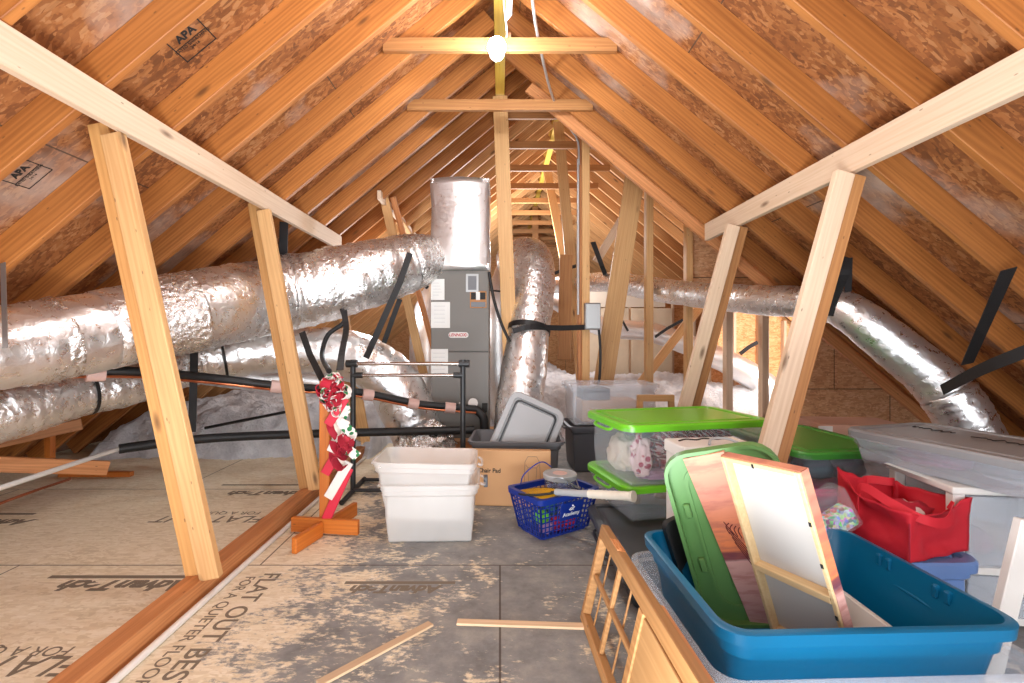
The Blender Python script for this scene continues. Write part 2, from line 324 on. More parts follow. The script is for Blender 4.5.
# ------------------------------------------------------------------ roof geometry
S = .83; RZ = 3.514; FRX = .80; FRZ = RZ+S*FRX        # slope, main ridge height (rafter undersides), far ridge
Y1 = 4.06; YE = 13.2                                  # end of the main right slope, end of the attic
ca = 1/math.hypot(1, S); RD = .14                     # rafter depth
def zl(x): return RZ+S*x                              # left slope underside (x < 0 .. FRX)
def zr(x): return RZ-S*x
def zf(x): return FRZ-S*(x-FRX)
def dk(k): return 2.373+.4067*k
def slab(name, pts, thick, mat, M, **tags):
    bm = bmesh.new(); a = [bm.verts.new((x, y, 0)) for x, y in pts]; b = [bm.verts.new((x, y, thick)) for x, y in pts]; n = len(a)
    bm.faces.new(a); bm.faces.new(b)
    for i in range(n): bm.faces.new((a[i], a[(i+1) % n], b[(i+1) % n], b[i]))
    return mk(name, bm, mat, None, M, kind='structure', **tags)
# floor deck
slab('floor', [(-4.8, -.8), (6.5, -.8), (6.5, YE), (-4.8, YE)], -.04, M_floor, Matrix.Identity(4))
FLOOR = bpy.data.objects['floor']
# sheathing: local X up the slope, local Y along the ridge, lifted to the rafters' backs
def sheath(name, x0, z0, x1, z1, ya, yb, top=None):
    p0, p1 = V((x0, ya, z0)), V((x1, ya, z1)); n = V((z0-z1, 0, x1-x0)).normalized(); n = n if n.z > 0 else -n
    M = frame(p0, p1, n); M.translation = p0+n*(RD+.001); L = (p1-p0).length; s = 1 if M.col[1][1] > 0 else -1
    if top is None: pts = [(0, 0), (L, 0), (L, s*(yb-ya)), (0, s*(yb-ya))]
    else: pts = [(0, 0), (L, 0), (L, s*(Y1-ya)), (L+top, s*(Y1-ya)), (L+top, s*(yb-ya)), (0, s*(yb-ya))]
    slab(name, pts, .012, M_osb, M, label='brown OSB roof sheathing')
sheath('ceiling_left', -4.75, zl(-4.75), .12, zl(.12), -.8, YE, (FRX-.12)/ca+.11)
sheath('ceiling_right', 4.75, zr(4.75), -.0, zr(0), -.8, Y1+.02)
sheath('ceiling_far', 6.35, zf(6.35), FRX-.1, zf(FRX-.1), Y1, YE)
# step wall closing the gap above the main right slope, far gable
bm = bmesh.new()
q = [(0.0, RZ+.2), (4.2, zr(4.2)+.2), (5.6, zf(5.6)+.0), (FRX, FRZ+.17)]
f = [bm.verts.new((x, Y1+.045, z)) for x, z in q]; g = [bm.verts.new((x, Y1+.06, z)) for x, z in q]
bm.faces.new(f); bm.faces.new(g)
for i in range(4): bm.faces.new((f[i], f[(i+1) % 4], g[(i+1) % 4], g[i]))
mk('wall_step', bm, M_wall, kind='structure')
def wall_poly(name, pts, y, mat, t=.012, **kw):       # frontal sheet at distance y; local XY so the panel pattern lies in it
    M = Matrix.Translation((0, y, 0)) @ Matrix.Rotation(math.pi/2, 4, 'X'); return slab(name, pts, -t, mat, M, **kw)
wall_poly('wall_far', [(-4.4, 0), (6, 0), (6, .05), (FRX, FRZ+.15), (-4.4, .05)], YE, M_wallf)

wall_poly('front_light_block', [(-1.75, 2.05), (1.75, 2.05), (0, 3.62)], -.8, M_wall)  # unseen panel behind the camera, added to keep front light off the rafters
# rafters
def rafter(x0, z0, x1, z1, y, lab, grp, mat):
    p0, p1 = V((x0, y, z0)), V((x1, y, z1)); n = V((z0-z1, 0, x1-x0)).normalized(); n = n if n.z > 0 else -n
    return board('rafter', p0+n*RD/2, p1+n*RD/2, RD, .038, n, mat, None, .0025, label=lab, category='rafter', group=grp)
kmax = int((YE-.1-2.373)/.4067)
for k in range(-2, kmax+1):
    y = dk(k); far = y > Y1
    xr = FRX-.03 if far else -.03
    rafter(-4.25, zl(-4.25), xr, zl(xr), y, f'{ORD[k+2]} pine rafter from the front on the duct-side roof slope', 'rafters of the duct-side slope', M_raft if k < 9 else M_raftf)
for k in range(-2, 5):
    rafter(4.15, zr(4.15), .03, zr(.03), dk(k), f'{ORD[k+2]} pine rafter from the front on the slope above the storage totes', 'rafters above the totes', M_raft)
for i, k in enumerate(range(5, kmax+1)):
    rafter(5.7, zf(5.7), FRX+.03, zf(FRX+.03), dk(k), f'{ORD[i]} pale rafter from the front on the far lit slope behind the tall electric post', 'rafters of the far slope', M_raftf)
# ridge beams
board('ridge_beam', (0, -.8, RZ+.06), (0, 4.62, RZ+.06), .20, .086, (0, 0, 1), M_lvl, label='yellow laminated ridge beam above the lit bulb', category='beam')
board('ridge_beam', (FRX, Y1-.02, FRZ+.05), (FRX, YE-.02, FRZ+.05), .20, .086, (0, 0, 1), M_lvl, label='yellow laminated ridge beam along the far part of the attic', category='beam')
# collar ties
for i, k in enumerate((2, 4)):
    y = dk(k)-.04; hl = .765
    board('collar_tie', (-hl, y, 3.07), (hl, y, 3.07), .089, .038, (0, 0, 1), M_tie, label='pine collar tie '+('carrying the lit bulb, nearest to the front' if i == 0 else 'just behind the one that carries the bulb'), category='collar tie', group='collar ties under the main ridge')
for i, k in enumerate(range(7, kmax, 2)):
    y = dk(k)-.04; x0, x1 = (3.60-RZ)/S-.08, FRX+(FRZ-3.60)/S+.06
    board('collar_tie', (x0, y, 3.555), (x1, y, 3.555), .089, .038, (0, 0, 1), M_tie, label=f'{ORD[i]} pine collar tie counting back in the far part of the attic', category='collar tie', group='collar ties of the far part')
# bulb
t = thing('ceiling_bulb', 'lit bare bulb on a porcelain holder on the front collar tie', 'light bulb', (-.02, 3.07, 2.93))
bm = bmesh.new(); loft(bm, [[V((-.02+r*math.cos(a*math.pi/8), y, 3.00+r*math.sin(a*math.pi/8))) for a in range(16)] for y, r in ((3.125, .05), (3.11, .052), (3.085, .036), (3.05, .022), (3.035, .02))])
mk('holder', bm, M_white, t, None, True)
bm = bmesh.new(); bmesh.ops.create_uvsphere(bm, u_segments=24, v_segments=14, radius=.058, matrix=Matrix.Translation((-.02, 2.98, 2.96)))
tube(bm, [(-.02, 3.0, 2.975), (-.02, 3.045, 2.998)], [.03, .016], 14)
mk('bulb_glass', bm, M_bulb, t, None, True)
rod('bulb_cable', [at(503, -40, 3.0), at(504, 5, 3.05), at(507, 32, 3.12), at(505, 42, 3.14)], .006, M_pvc, None, 8, 5, label='white cable running down the ridge beam to the bulb', category='cable')
rod('armored_cable', [at(530, -30, 2.92), at(533, 5, 2.95), at(539, 42, 3.2), at(553, 98, 3.9), at(570, 128, 4.5), at(578, 142, 4.68), at(579, 165, 4.69)], .010, M_conduit, None, 8, 5, label='metal clad cable slanting down from the ridge to the tall post', category='cable')

# ------------------------------------------------------------------ purlins, braces, posts
def purlin(side, x, ztop, y0, y1, lab, mat):
    board('purlin', (x, y0, ztop-.07), (x, y1, ztop-.07), .14, .038, (0, 0, 1), mat, label=lab, category='purlin')
purlin(-1, -1.615, 2.175, -.5, 4.84, 'long pale purlin board under the rafters on the duct side', M_pale)
purlin(1, 1.715, 2.098, -.5, 3.98, 'long pale purlin board under the rafters above the storage totes', M_pale)
board('purlin', (-1.19, 4.72, 2.56), (-1.19, 8.2, 2.56), .089, .038, (0, 0, 1), M_pale, label='short purlin end between the silver plenum and the big duct', category='purlin')
def post(p0, p1, lab, lead, off, mat=M_post, matb=None, drop=0):
    # two 2x4 boards nailed side by side; lead = which board stands nearer (-1 the low-x one, 1 the high-x one)
    t = thing('purlin_post', lab, 'post', V(p0), 'leaning posts under the purlins')
    a0, a1 = V(p0), V(p1)
    for s_ in (-1, 1):
        d = V((s_*off, -.039 if s_ == lead else 0, 0)); e = V((0, 0, -drop if s_ == lead else 0))
        board('stud', a0+d, a1+d+e, .089, .038, (1, 0, 0), mat if s_ == lead else (matb or mat), t)
post((-1.325, 2.17, .09), (-1.705, 2.10, 2.09), 'wide pale post nearest the front on the orange floor beam', 1, .044, M_post, M_rear, .06)
post((-1.335, 3.41, .09), (-1.66, 3.33, 2.09), 'second post on the floor beam, behind the red and white decorations', 1, .040, M_post, M_rear, .06)
post((-1.36, 4.78, .09), (-1.68, 4.74, 2.06), 'third post on the floor beam, mostly hidden behind the big duct', 1, .04, M_post, None, .06)
post((1.165, 2.36, 0), (1.705, 2.36, 1.955), 'pale leaning post rising behind the stretched canvas', -1, .041, M_pale, M_tie)
post((1.195, 3.50, 0), (1.70, 3.46, 1.955), 'pale leaning post behind the green-lidded tote', -1, .039, M_pale, M_tie)
# floor beam, conduit
board('floor_beam', (-1.36, -.6, .045), (-1.36, 4.9, .045), .09, .09, (0, 0, 1), M_plate, label='long orange-brown beam on the floor under the leaning posts', category='beam')
rod('conduit_pipe', [(-1.285, -.5, .014), (-1.285, 2.6, .014), (-1.285, 4.6, .014)], .014, M_pvc, None, 12, 0, label='white conduit pipe lying along the orange floor beam', category='pipe')
# ridge posts and struts farther back
board('ridge_post', at(514, 336, 4.62)*V((0, 1, 0)) + V((.135, 0, 0)), V((0, 4.60, RZ-.05)), .14, .038, (1, 0, 0), M_post, label='slim pine post beside the upright silver duct, up to the ridge', category='post')
t = thing('ridge_post', 'tall pine post carrying the grey electrical box', 'post', (.82, 4.76, 0))
board('stud', (.845, 4.76, 0), (.845, 4.76, FRZ-.06), .075, .089, (1, 0, 0), M_post, t)
board('stud', (.79, 4.79, 0), (.79, 4.79, FRZ-.06), .035, .089, (1, 0, 0), M_plate, t)
rod('conduit_riser', [(.765, 4.70, 1.38), (.765, 4.70, 2.9)], .012, M_conduit, None, 10, 0, label='grey conduit running up the tall post above the box', category='pipe')
t = thing('junction_box', 'grey electrical box on the tall pine post', 'electrical box', (.90, 4.66, 1.36))
mk('box_body', BX(-.075, .075, -.045, .045, -.13, .13, .008, 2), M_steel, t, T(.895, 4.665, 1.36))
mk('cover', BX(-.07, .07, -.006, .006, -.12, .12, .004), M_steel, t, T(.895, 4.614, 1.36))
rod('electric_cable', [(.96, 4.66, 1.24), (.975, 4.66, 1.0), (.96, 4.66, .72), (.89, 4.6, .6), (.8, 4.55, .52)], .013, M_black, None, 10, 6, label='black cable curling down from the grey electrical box', category='cable')
board('roof_strut', at(582, 388, 6.6), V((.80, 6.6, FRZ-.06)), .14, .038, (1, 0, 0), M_post, label='leaning strut under the far ridge just behind the tall electric post', category='strut', group='struts under the far ridge')
board('roof_strut', at(585, 372, 8.3), V((.80, 8.3, FRZ-.06)), .14, .038, (1, 0, 0), M_post, label='second leaning strut under the far ridge, seen left of the electric post', category='strut', group='struts under the far ridge')
board('roof_strut', V((.80, 10.9, 0)), V((.80, 10.9, FRZ-.06)), .14, .06, (1, 0, 0), M_tie, label='upright strut deepest under the far ridge', category='strut', group='struts under the far ridge')
board('roof_strut', at(564, 360, 5.6), at(566, 255, 5.7), .15, .04, (1, 0, 0), M_tie, label='brown upright board between the silver duct and the electric post', category='strut')
pa, pb = at(606, 366, 5.0), at(636, 170, 5.0); pa = pa+(pa-pb)*.10; pb = pb+(pb-pa)*.22
board('roof_strut', pa, pb, .20, .038, (1, 0, 0), M_post, label='wide pale leaning plank left of the bare wall studs', category='strut')
board('roof_strut', at(596, 262, 6.3), at(636, 196, 6.1), .10, .038, (1, 0, 0), M_pale, label='diagonal pale brace rising behind the wide leaning plank', category='strut')
board('roof_strut', at(640, 384, 5.7), at(708, 296, 5.7), .10, .038, (1, 0, 0), M_post, label='diagonal brace crossing behind the bare wall studs', category='strut')
board('roof_strut', at(424, 376, 5.2), at(384, 197, 4.95), .089, .038, (1, 0, 0), M_post, label='leaning board left of the air handler, under the short purlin', category='strut')
board('roof_strut', at(440, 372, 5.35), at(393, 197, 5.08), .060, .038, (1, 0, 0), M_plate, label='darker leaning board tight behind the strut left of the air handler', category='strut')
board('roof_strut', at(450, 300, 6.6), at(386, 200, 5.6), .10, .038, (1, 0, 0), M_post, label='diagonal brace between the short purlin and the silver plenum', category='strut')
# partition studs on the right
for i, x in enumerate((1.58, 2.0, 2.42, 2.80)):
    zt = zf(x)-.03 if x < 3 else 1.6
    board('wall_stud', (x, 5.10, 0), (x, 5.10, zt), .07 if i else .075, .089, (1, 0, 0), M_post if i < 2 else M_pale, label=('bare stud at the open side room, nearest the electric post', 'bare stud along the edge of the brown wall panel', 'bare stud at the open side room, third from the electric post', 'bare stud at the open side room, closest to the closed brown wall')[i], category='stud', group='studs of the open partition')
wall_poly('wall_right', [(3.18, -.02), (5.5, -.02), (5.5, zf(5.5)), (2.0, zf(2.0)), (2.0, 1.62), (3.18, 1.62)], 5.17, M_wall)
board('wall_plate', (1.5, 5.12, .03), (3.3, 5.12, .03), .06, .089, (0, 0, 1), M_plate, label='sole plate under the bare partition studs', category='plate')
board('valley_rafter', (.25, Y1+.02, zr(.25)-.02), (3.95, Y1+.02, zr(3.95)-.02), .11, .036, (S, 0, 1), M_plate, label='dark edge board under the end of the slope above the totes', category='rafter')
# side room back wall
wall_poly('wall_back', [(1.45, 0), (5.8, 0), (5.8, .03), (3.3, 2.1), (1.45, 2.2)], 9.1, M_wallf)
for i in range(9):
    x = 1.62+.4067*i; zt = 1.72 if i < 4 else min(2.0, zf(x)-.1)
    board('wall_stud', (x, 9.04, 0), (x, 9.04, zt), .04, .089, (1, 0, 0), M_pale, label=f'{ORD[i]} pale stud of the far side-room wall, counting away from the electric post', category='stud', group='studs of the side-room wall')
wall_poly('wall_side', [(2.95, 0), (5.75, 0), (5.75, zf(5.75)-.03), (2.95, zf(2.95)-.03)], 6.95, M_wallf)
for i in range(4):
    x = 3.0+.36*i
    board('wall_stud', (x, 6.90, 0), (x, 6.90, zf(x)-.06), .04, .08, (1, 0, 0), M_pale, label=f'{ORD[i]} pale stud on the orange wall beyond the drooping duct, counting toward the roof slope', category='stud', group='studs of the orange side-room wall')
for i in range(4):
    x = 1.62+.4067*i; bm = bmesh.new(); box(bm, x+.025, x+.38, 8.975, 9.06, .1, 1.7); bmesh.ops.subdivide_edges(bm, edges=bm.edges[:], cuts=8, use_grid_fill=True)
    for v in bm.verts: v.co.y += .02*noise.noise(v.co*5)
    mk('insulation_batt', bm, M_kraft, None, None, True, label=f'{ORD[i]} cream insulation batt between the side-room studs', category='insulation', group='batts in the side-room wall')
mk('insulation_board', BX(1.45, 3.1, 9.0, 9.04, 1.72, 2.2, .004), M_backb, label='smooth cream board above the insulation batts', category='board')

# insulation
bm = bmesh.new(); nx, ny = 250, 210; X0, X1_, YA, YB = -3.9, 5.3, 4.3, 12.8; grid = []
def sm(a, b, x): x = max(0, min(1, (x-a)/(b-a))); return x*x*(3-2*x)
def ins(x, y):
    st = 4.42 if x < -1.25 else (5.25 if x > -.2 else 5.15)
    st += .09*noise.noise(V((x*3, y*2, 4)))
    h = .02+(.42 if x < -.4 else .48)*sm(st, st+.75, y)-.06
    if x < -2.1: h += .25*sm(-2.1, -3.1, x)*sm(3.8, 4.8, y) if False else 0
    h += sm(st, st+.3, y)*(.11*noise.fractal(V((x*1.7, y*1.7, 0)), 1, 2, 3)+.05*noise.fractal(V((x*7, y*7, 3)), 1, 2, 3)+.018*noise.noise(V((x*22, y*22, 1)))+.03*abs(noise.noise(V((x*17, y*17, 5)))))
    h += sm(st, st+.3, y)*.03*abs(noise.noise(V((x*13, y*13, 7))))
    return min(h, (zl(x) if x < 1 else zf(x))-.06)
for j in range(ny+1):
    y = YA+(YB-YA)*(j/ny)**1.25
    grid.append([bm.verts.new((X0+(X1_-X0)*i/nx, y, ins(X0+(X1_-X0)*i/nx, y))) for i in range(nx+1)])
for j in range(ny):
    for i in range(nx):
        if grid[j][i].co.y > 8.8 and grid[j][i].co.x > 1.3: continue
        if max(v.co.z for v in (grid[j][i], grid[j][i+1], grid[j+1][i+1], grid[j+1][i])) > -.02: bm.faces.new((grid[j][i], grid[j][i+1], grid[j+1][i+1], grid[j+1][i]))
bmesh.ops.delete(bm, geom=[v for v in bm.verts if not v.link_faces], context='VERTS')
mk('loose_insulation', bm, M_fluff, None, None, 'all', kind='stuff', label='white blown fibreglass insulation heaped beyond the floor deck', category='insulation')
# eave blocking, lower left
board('eave_board', at(-30, 463, 3.0), at(108, 468, 3.55), .10, .038, (0, 0, 1), M_plate, label='brown board lying at the eave under the lowest silver duct', category='board')
board('eave_board', at(60, 470, 4.0)+V((0, 0, -.03)), at(132, 471, 4.0)+V((0, 0, -.03)), .05, .05, (0, 0, 1), M_stain, label='orange batten on the deck edge under the white pipe', category='board')
board('eave_board', at(-20, 446, 3.55), at(82, 424, 3.9), .09, .038, (0, 0, 1), M_plate, label='brown plate tucked right beneath the lowest silver duct', category='board')
board('eave_block', at(50, 462, 3.9), at(50, 432, 3.9), .05, .05, (1, 0, 0), M_stain, label='short upright block below the lowest silver duct', category='block')

# ------------------------------------------------------------------ ducts
def wrink(amp, fr, cr, seed):                         # circumferential folds + crumple
    def w_(i, a, p):
        q = p*cr+V((seed, 0, 0)); return 1+amp*(noise.noise(V((i*fr+seed, math.cos(a)*1.3, math.sin(a)*1.3))))+amp*.8*noise.fractal(q, 1, 2, 3)
    return w_
def duct(name, pts, rad, lab, mat=M_foilw, amp=.05, fr=.55, n=14, cr=6, seed=1, seg=40, parent=None, **kw):
    P = spline(pts, n); R = lerpl(rad, n); bm = bmesh.new(); tube(bm, P, R, seg, wrink(amp, fr, cr, seed))
    if parent is not None: return mk(name, bm, mat, parent, None, 'all')
    return mk(name, bm, mat, None, None, 'all', label=lab, category='duct', **kw)
def band(name, c, axis, r, mat, parent=None, wid=.045, thk=.006, **kw):
    bm = bmesh.new(); M = frame(c, V(c)+V(axis), (0, 0, 1)); rings = []
    for k in range(28):
        a = 2*math.pi*k/28; rings.append([M @ V((x, rr*math.cos(a), rr*math.sin(a))) for x, rr in ((-wid/2, r), (wid/2, r), (wid/2, r+thk), (-wid/2, r+thk))])
    loft(bm, rings, closed=True); return mk(name, bm, mat, parent, None, True, **kw)
D1 = [(452, 258, 4.72, .21), (432, 258, 4.6, .22), (405, 264, 4.36, .27), (370, 274, 4.16, .285), (330, 284, 4.05, .305), (285, 294, 3.9, .305), (248, 301, 3.62, .285), (210, 308, 3.28, .266), (100, 331, 2.72, .228), (0, 349, 2.33, .20), (-90, 362, 2.05, .18)]
t = thing('supply_duct', 'big silver foil duct sweeping from the plenum to the eave', 'duct', at(285, 294, 3.66))
pts = [at(*q[:3]) for q in D1]; rr = [q[3] for q in D1]
duct('insulated_sleeve', pts[2:9], rr[2:9], '', M_foilw, .05, .5, 16, 5, 2, parent=t)
duct('end_section', pts[8:], [rr[8]*.99]+rr[9:], '', M_foil, .035, .3, 14, 5, 5, parent=t)
duct('collar', pts[:3], rr[:2]+[rr[2]*.98], '', M_foilt, .035, .8, 14, 14, 9, parent=t)
duct('foil_tape', [at(150, 319, 2.95), at(195, 311, 3.14)], [.252, .264], '', M_foilt, .03, .9, 14, 16, 3, parent=t)
duct('foil_tape', [at(14, 347, 2.39), at(62, 338, 2.56)], [.209, .221], '', M_foilt, .05, .9, 14, 16, 4, parent=t)
D2 = [(-70, 417, 2.6, .19), (0, 409, 2.85, .20), (45, 399, 3.05, .185), (86, 390, 3.25, .162), (120, 385, 3.42, .165), (150, 376, 3.6, .16), (190, 362, 3.85, .19), (222, 357, 4.0, .20), (262, 350, 4.15, .205), (310, 351, 4.3, .21), (352, 356, 4.4, .23), (388, 378, 4.45, .245), (408, 410, 4.46, .25), (418, 440, 4.48, .23), (424, 470, 4.5, .2)]
pts = [at(*q[:3]) for q in D2]; rr = [q[3] for q in D2]
t = thing('return_duct', 'silver foil duct under the big one, elbowing down beside the air handler', 'duct', pts[8])
duct('insulated_sleeve', pts[:8], rr[:8], '', M_foilw, .05, .5, 12, 5, 12, parent=t)
duct('elbow_sleeve', pts[7:], rr[7:], '', M_foil, .05, .6, 14, 6, 21, parent=t)
band('duct_tie', pts[3], pts[4]-pts[2], .166, M_black, t, .02); band('duct_tie', pts[7], pts[8]-pts[6], .206, M_black, t, .02)
duct('branch_duct', [at(205, 372, 4.6), at(250, 377, 4.7), at(310, 380, 4.8), at(350, 384, 4.9)], [.12, .13, .13, .12], 'bluish foil duct half hidden low behind the middle silver duct', M_foils, .03, .5, 12, 6, 33)
bm = bmesh.new(); blob(bm, at(425, 437, 4.3)+V((0, 0, -.10)), (.26, .12, .24), .25, 3.5, 4, 5)
mk('duct_boot', bm, M_foilt, None, None, 'all', label='crumpled foil-wrapped boot on the floor left of the air handler', category='duct')
# bluish ducts behind the air handler
duct('branch_duct', [at(424, 400, 5.6), at(428, 330, 5.7), at(436, 300, 6.0), at(450, 285, 6.4)], [.19, .2, .2, .2], 'bluish foil duct standing behind the air handler on its duct side', M_foils, .04, .5, 12, 6, 41)
duct('branch_duct', [at(502, 420, 5.7), at(498, 350, 5.7), at(500, 300, 5.9), at(512, 262, 6.2)], [.17, .17, .17, .17], 'pale foil duct seen between the air handler and the slim post', M_foils, .04, .5, 12, 6, 45)
D3 = [(516, 440, 4.35, .21), (519, 405, 4.42, .215), (524, 370, 4.5, .215), (529, 330, 4.6, .195), (534, 295, 4.75, .20), (534, 268, 4.9, .205), (528, 257, 5.15, .21), (512, 262, 5.45, .21)]
pts = [at(*q[:3]) for q in D3]; rr = [q[3] for q in D3]
t = thing('riser_duct', 'upright silver flexible duct between the air handler and the electric post', 'duct', pts[0])
duct('insulated_sleeve', pts[:4], rr[:4], '', M_foil, .03, .5, 16, 6, 51, parent=t)
duct('bend_sleeve', pts[3:], rr[3:], '', M_foilw, .05, .8, 14, 7, 55, parent=t)
band('duct_tie', pts[3], pts[4]-pts[2], .2, M_black, t, .05)
D4 = [(540, 288, 7.4, .12), (566, 284, 7.0, .125), (600, 282, 6.2, .125), (625, 284, 5.75, .13), (652, 289, 5.33, .13), (690, 294, 4.84, .125), (720, 297, 4.5, .125), (760, 300, 3.98, .125), (800, 302, 3.62, .12), (838, 306, 3.36, .125), (858, 318, 3.24, .13), (890, 343, 3.16, .14), (925, 371, 3.08, .145), (947, 392, 3.02, .155), (965, 420, 2.98, .155), (980, 450, 2.95, .15)]
pts = [at(*q[:3]) for q in D4]; rr = [q[3] for q in D4]
t = thing('branch_duct', 'long silver duct crossing behind the leaning posts and dropping to the eave over the totes', 'duct', pts[7])
duct('insulated_sleeve', pts[:10], rr[:10], '', M_foilw, .04, .6, 12, 9, 61, seg=28, parent=t)
duct('sloping_sleeve', pts[9:14], rr[9:14], '', M_foil, .03, .5, 14, 7, 63, seg=28, parent=t)
duct('end_sleeve', pts[13:], rr[13:], '', M_foil, .05, .8, 14, 7, 64, seg=28, parent=t)
D5 = [(556, 300, 8.0, .16), (600, 326, 7.4, .15), (650, 332, 7.0, .14), (700, 350, 6.7, .15), (745, 372, 6.5, .17), (775, 396, 6.4, .18), (795, 425, 6.35, .17)]
pts = [at(*q[:3]) for q in D5]; rr = [q[3] for q in D5]
duct('branch_duct', pts, rr, 'bright white duct drooping through the side room behind the studs', M_foils, .03, .5, 14, 6, 71)

# air handler + plenum
AX0, AX1, AY, AZ = at(431, 0, 4.46).x, at(489, 0, 4.46).x, 4.46, 1.78; AW = AX1-AX0
t = thing('air_handler', 'tall grey air handler cabinet under the silver plenum', 'air handler', (AX0+AW/2, AY+.28, .22))
mk('blower_cabinet', BX(AX0, AX1, AY, AY+.55, 1.027, AZ, .006, 2), M_unit, t)
mk('coil_cabinet', BX(AX0, AX1, AY, AY+.55, .22, 1.018, .006, 2), M_unit, t)
mk('seam', BX(AX0+.004, AX1-.004, AY+.005, AY+.54, 1.01, 1.035, 0), M_unitd, t)
def panel(px0, py0, px1, py1, name, mat, dy=.004):
    a, b = at(px0, py0, AY), at(px1, py1, AY); return mk(name, BX(a.x, b.x, AY-dy, AY+.001, b.z, a.z, 0), mat, t)
panel(431, 279, 444.5, 300, 'paper_label', M_paper); panel(431, 302, 450, 328, 'paper_label', M_paper); panel(431, 349, 448, 377, 'paper_label', M_paper)
panel(466, 274, 478.5, 292, 'access_plate', M_steel, .006); panel(468, 276, 476.5, 290, 'access_plate', M_grey, .008)
panel(470, 291, 486.5, 308, 'photo_label', M_tie); panel(471, 292.5, 485.5, 299.5, 'photo_label', M_ink, .006); panel(476, 292, 480, 300, 'photo_label', M_paper, .008); panel(471, 302, 485.5, 307, 'photo_label', M_grey, .006)
panel(459, 402, 465, 409, 'pipe_plate', M_white, .006); panel(482, 403, 487.5, 412, 'drain_plug', M_ink, .012)
bd = at(458.5, 335, AY); bm = bmesh.new(); rings_rr(bm, .185, .053, .026, [(0, 0), (0, .006)]); RXF = Matrix.Rotation(math.pi/2, 4, 'X')
bdg = mk('badge', bm, M_paper, t, Matrix.Translation(bd+V((0, .001, 0))) @ RXF)
text('lettering', 'LENNOX', .040, M_inkr, bdg, Matrix.Translation(bd+V((-.01, -.0065, 0))) @ RXF, shear=.15, sx=.95, bold=.0008)
bm = bmesh.new()
for x0, y0, x1, y1 in ((0, -.016, .022, 0), (0, .016, .022, 0)):
    tube(bm, [(x0, y0, 0), (x1, y1, 0)], .0025, 6)
mk('arrow_mark', bm, M_inkr, bdg, Matrix.Translation(bd+V((.062, -.0065, 0))) @ RXF)
# fine print as ruled lines on the labels
bm = bmesh.new()
for px0, px1, ys in ((433, 442, range(283, 298, 3)), (434, 447, range(306, 326, 4)), (433, 446, range(353, 375, 4))):
    for yy in ys:
        a, b = at(px0, yy, AY), at(px1-(yy % 4), yy, AY); box(bm, a.x, b.x, AY-.0052, AY-.004, a.z-.0025, a.z)
mk('fine_print', bm, M_greyl, t)
t = thing('unit_platform', 'low timber platform beneath the air handler', 'platform', (AX0+AW/2, AY+.28, 0))
mk('deck_panel', BX(AX0-.06, AX1+.06, AY-.03, AY+.6, .19, .218, .003), M_wall, t)
for yy in (AY, AY+.28, AY+.54): mk('joist', BX(AX0-.05, AX1+.05, yy, yy+.038, 0, .189, .003), M_plate, t)
t = thing('plenum', 'tall silver foil-wrapped plenum box on top of the air handler', 'plenum', (AX0+AW/2, AY+.28, AZ))
bm = bmesh.new(); zt = at(0, 178.5, AY).z
vs = box(bm, AX0+.0, AX1-.0, AY+.01, AY+.54, AZ+.004, zt); bmesh.ops.subdivide_edges(bm, edges=bm.edges[:], cuts=14, use_grid_fill=True)
for v in bm.verts:
    n_ = V((v.co.x-(AX0+AW/2), v.co.y-(AY+.27), 0)); e = min(abs(abs(n_.x)-AW/2), 1)
    v.co += n_*(.05*noise.noise(v.co*3)+.02*noise.noise(v.co*11)); v.co.y -= .06*(1-((v.co.x-(AX0+AW/2))/(AW/2))**2)*(1 if v.co.y < AY+.02 else 0)
mk('foil_wrap', bm, M_foils, t, None, 'all')
for z_ in (AZ+.05, zt-.012):
    bm = bmesh.new(); loft(bm, [rrect(AW+.012, .56, .01, z_-.03), rrect(AW+.014, .56, .01, z_+.012)]); mk('tape_edge', bm, M_foilt, t, Matrix.Translation((AX0+AW/2, AY+.27, 0)), True)
# straps
def strap(pts, lab, wid=.045, wd=(0, 1, 0), n=0, cat='strap', thk=.004, mat=M_strap, name='hanging_strap'):
    bm = bmesh.new(); ribbon(bm, spline(pts, n) if n else pts, wd, wid, thk); return mk(name, bm, mat, label=lab, category=cat)
FR = (1, 0, 0)
strap([at(194, 322, 3.62), at(194, 365, 3.62), at(192, 432, 3.62)], 'upright black strap between the two stacked silver ducts, beside the front post', .06, FR)
strap([at(410, 253, 3.78), at(400, 282, 3.76), at(366, 358, 3.9)], 'long slanting black strap holding the big duct near the air handler', .05, FR)
strap([at(400, 299, 4.3), at(392, 320, 4.32), at(384, 343, 4.36)], 'shorter slanting black strap hanging right below the big duct', .045, FR)
strap([at(284, 222, 3.9), at(283, 258, 3.95)], 'short black strap from a rafter down to the top of the big duct', .07, FR)
strap([at(410, 275, 5.1), at(428, 288, 5.1)], 'small black strap between the big duct and the air handler', .04, (0, 0, 1))
strap([at(302, 332, 3.5), at(310, 355, 3.45), at(324, 383, 3.3)], 'black strap slanting behind the second floor-beam post', .045, FR)
rod('rubber_hose', [at(342, 309, 3.74), at(344, 322, 3.72), at(328, 335, 3.7), at(322, 355, 3.6), at(329, 371, 3.1)], .018, M_black, None, 10, 6, label='curved black hose hooking down beside the red bow', category='hose')
strap([at(344, 310, 3.72), at(346, 330, 3.66), at(342, 352, 3.4), at(340, 370, 3.02)], 'grey-black strap falling straight onto the red bow', .045, FR, 5)
rod('rubber_hose', [at(489, 272, 4.42), at(494, 300, 4.4), at(502, 325, 4.38), at(510, 342, 4.36)], .014, M_black, None, 10, 5, label='thin black hose from the plenum to the upright duct', category='hose')
strap([at(488, 290, 5.3), at(506, 292, 5.3)], 'black strap behind the slim post, near the plenum', .02, (0, 0, 1))
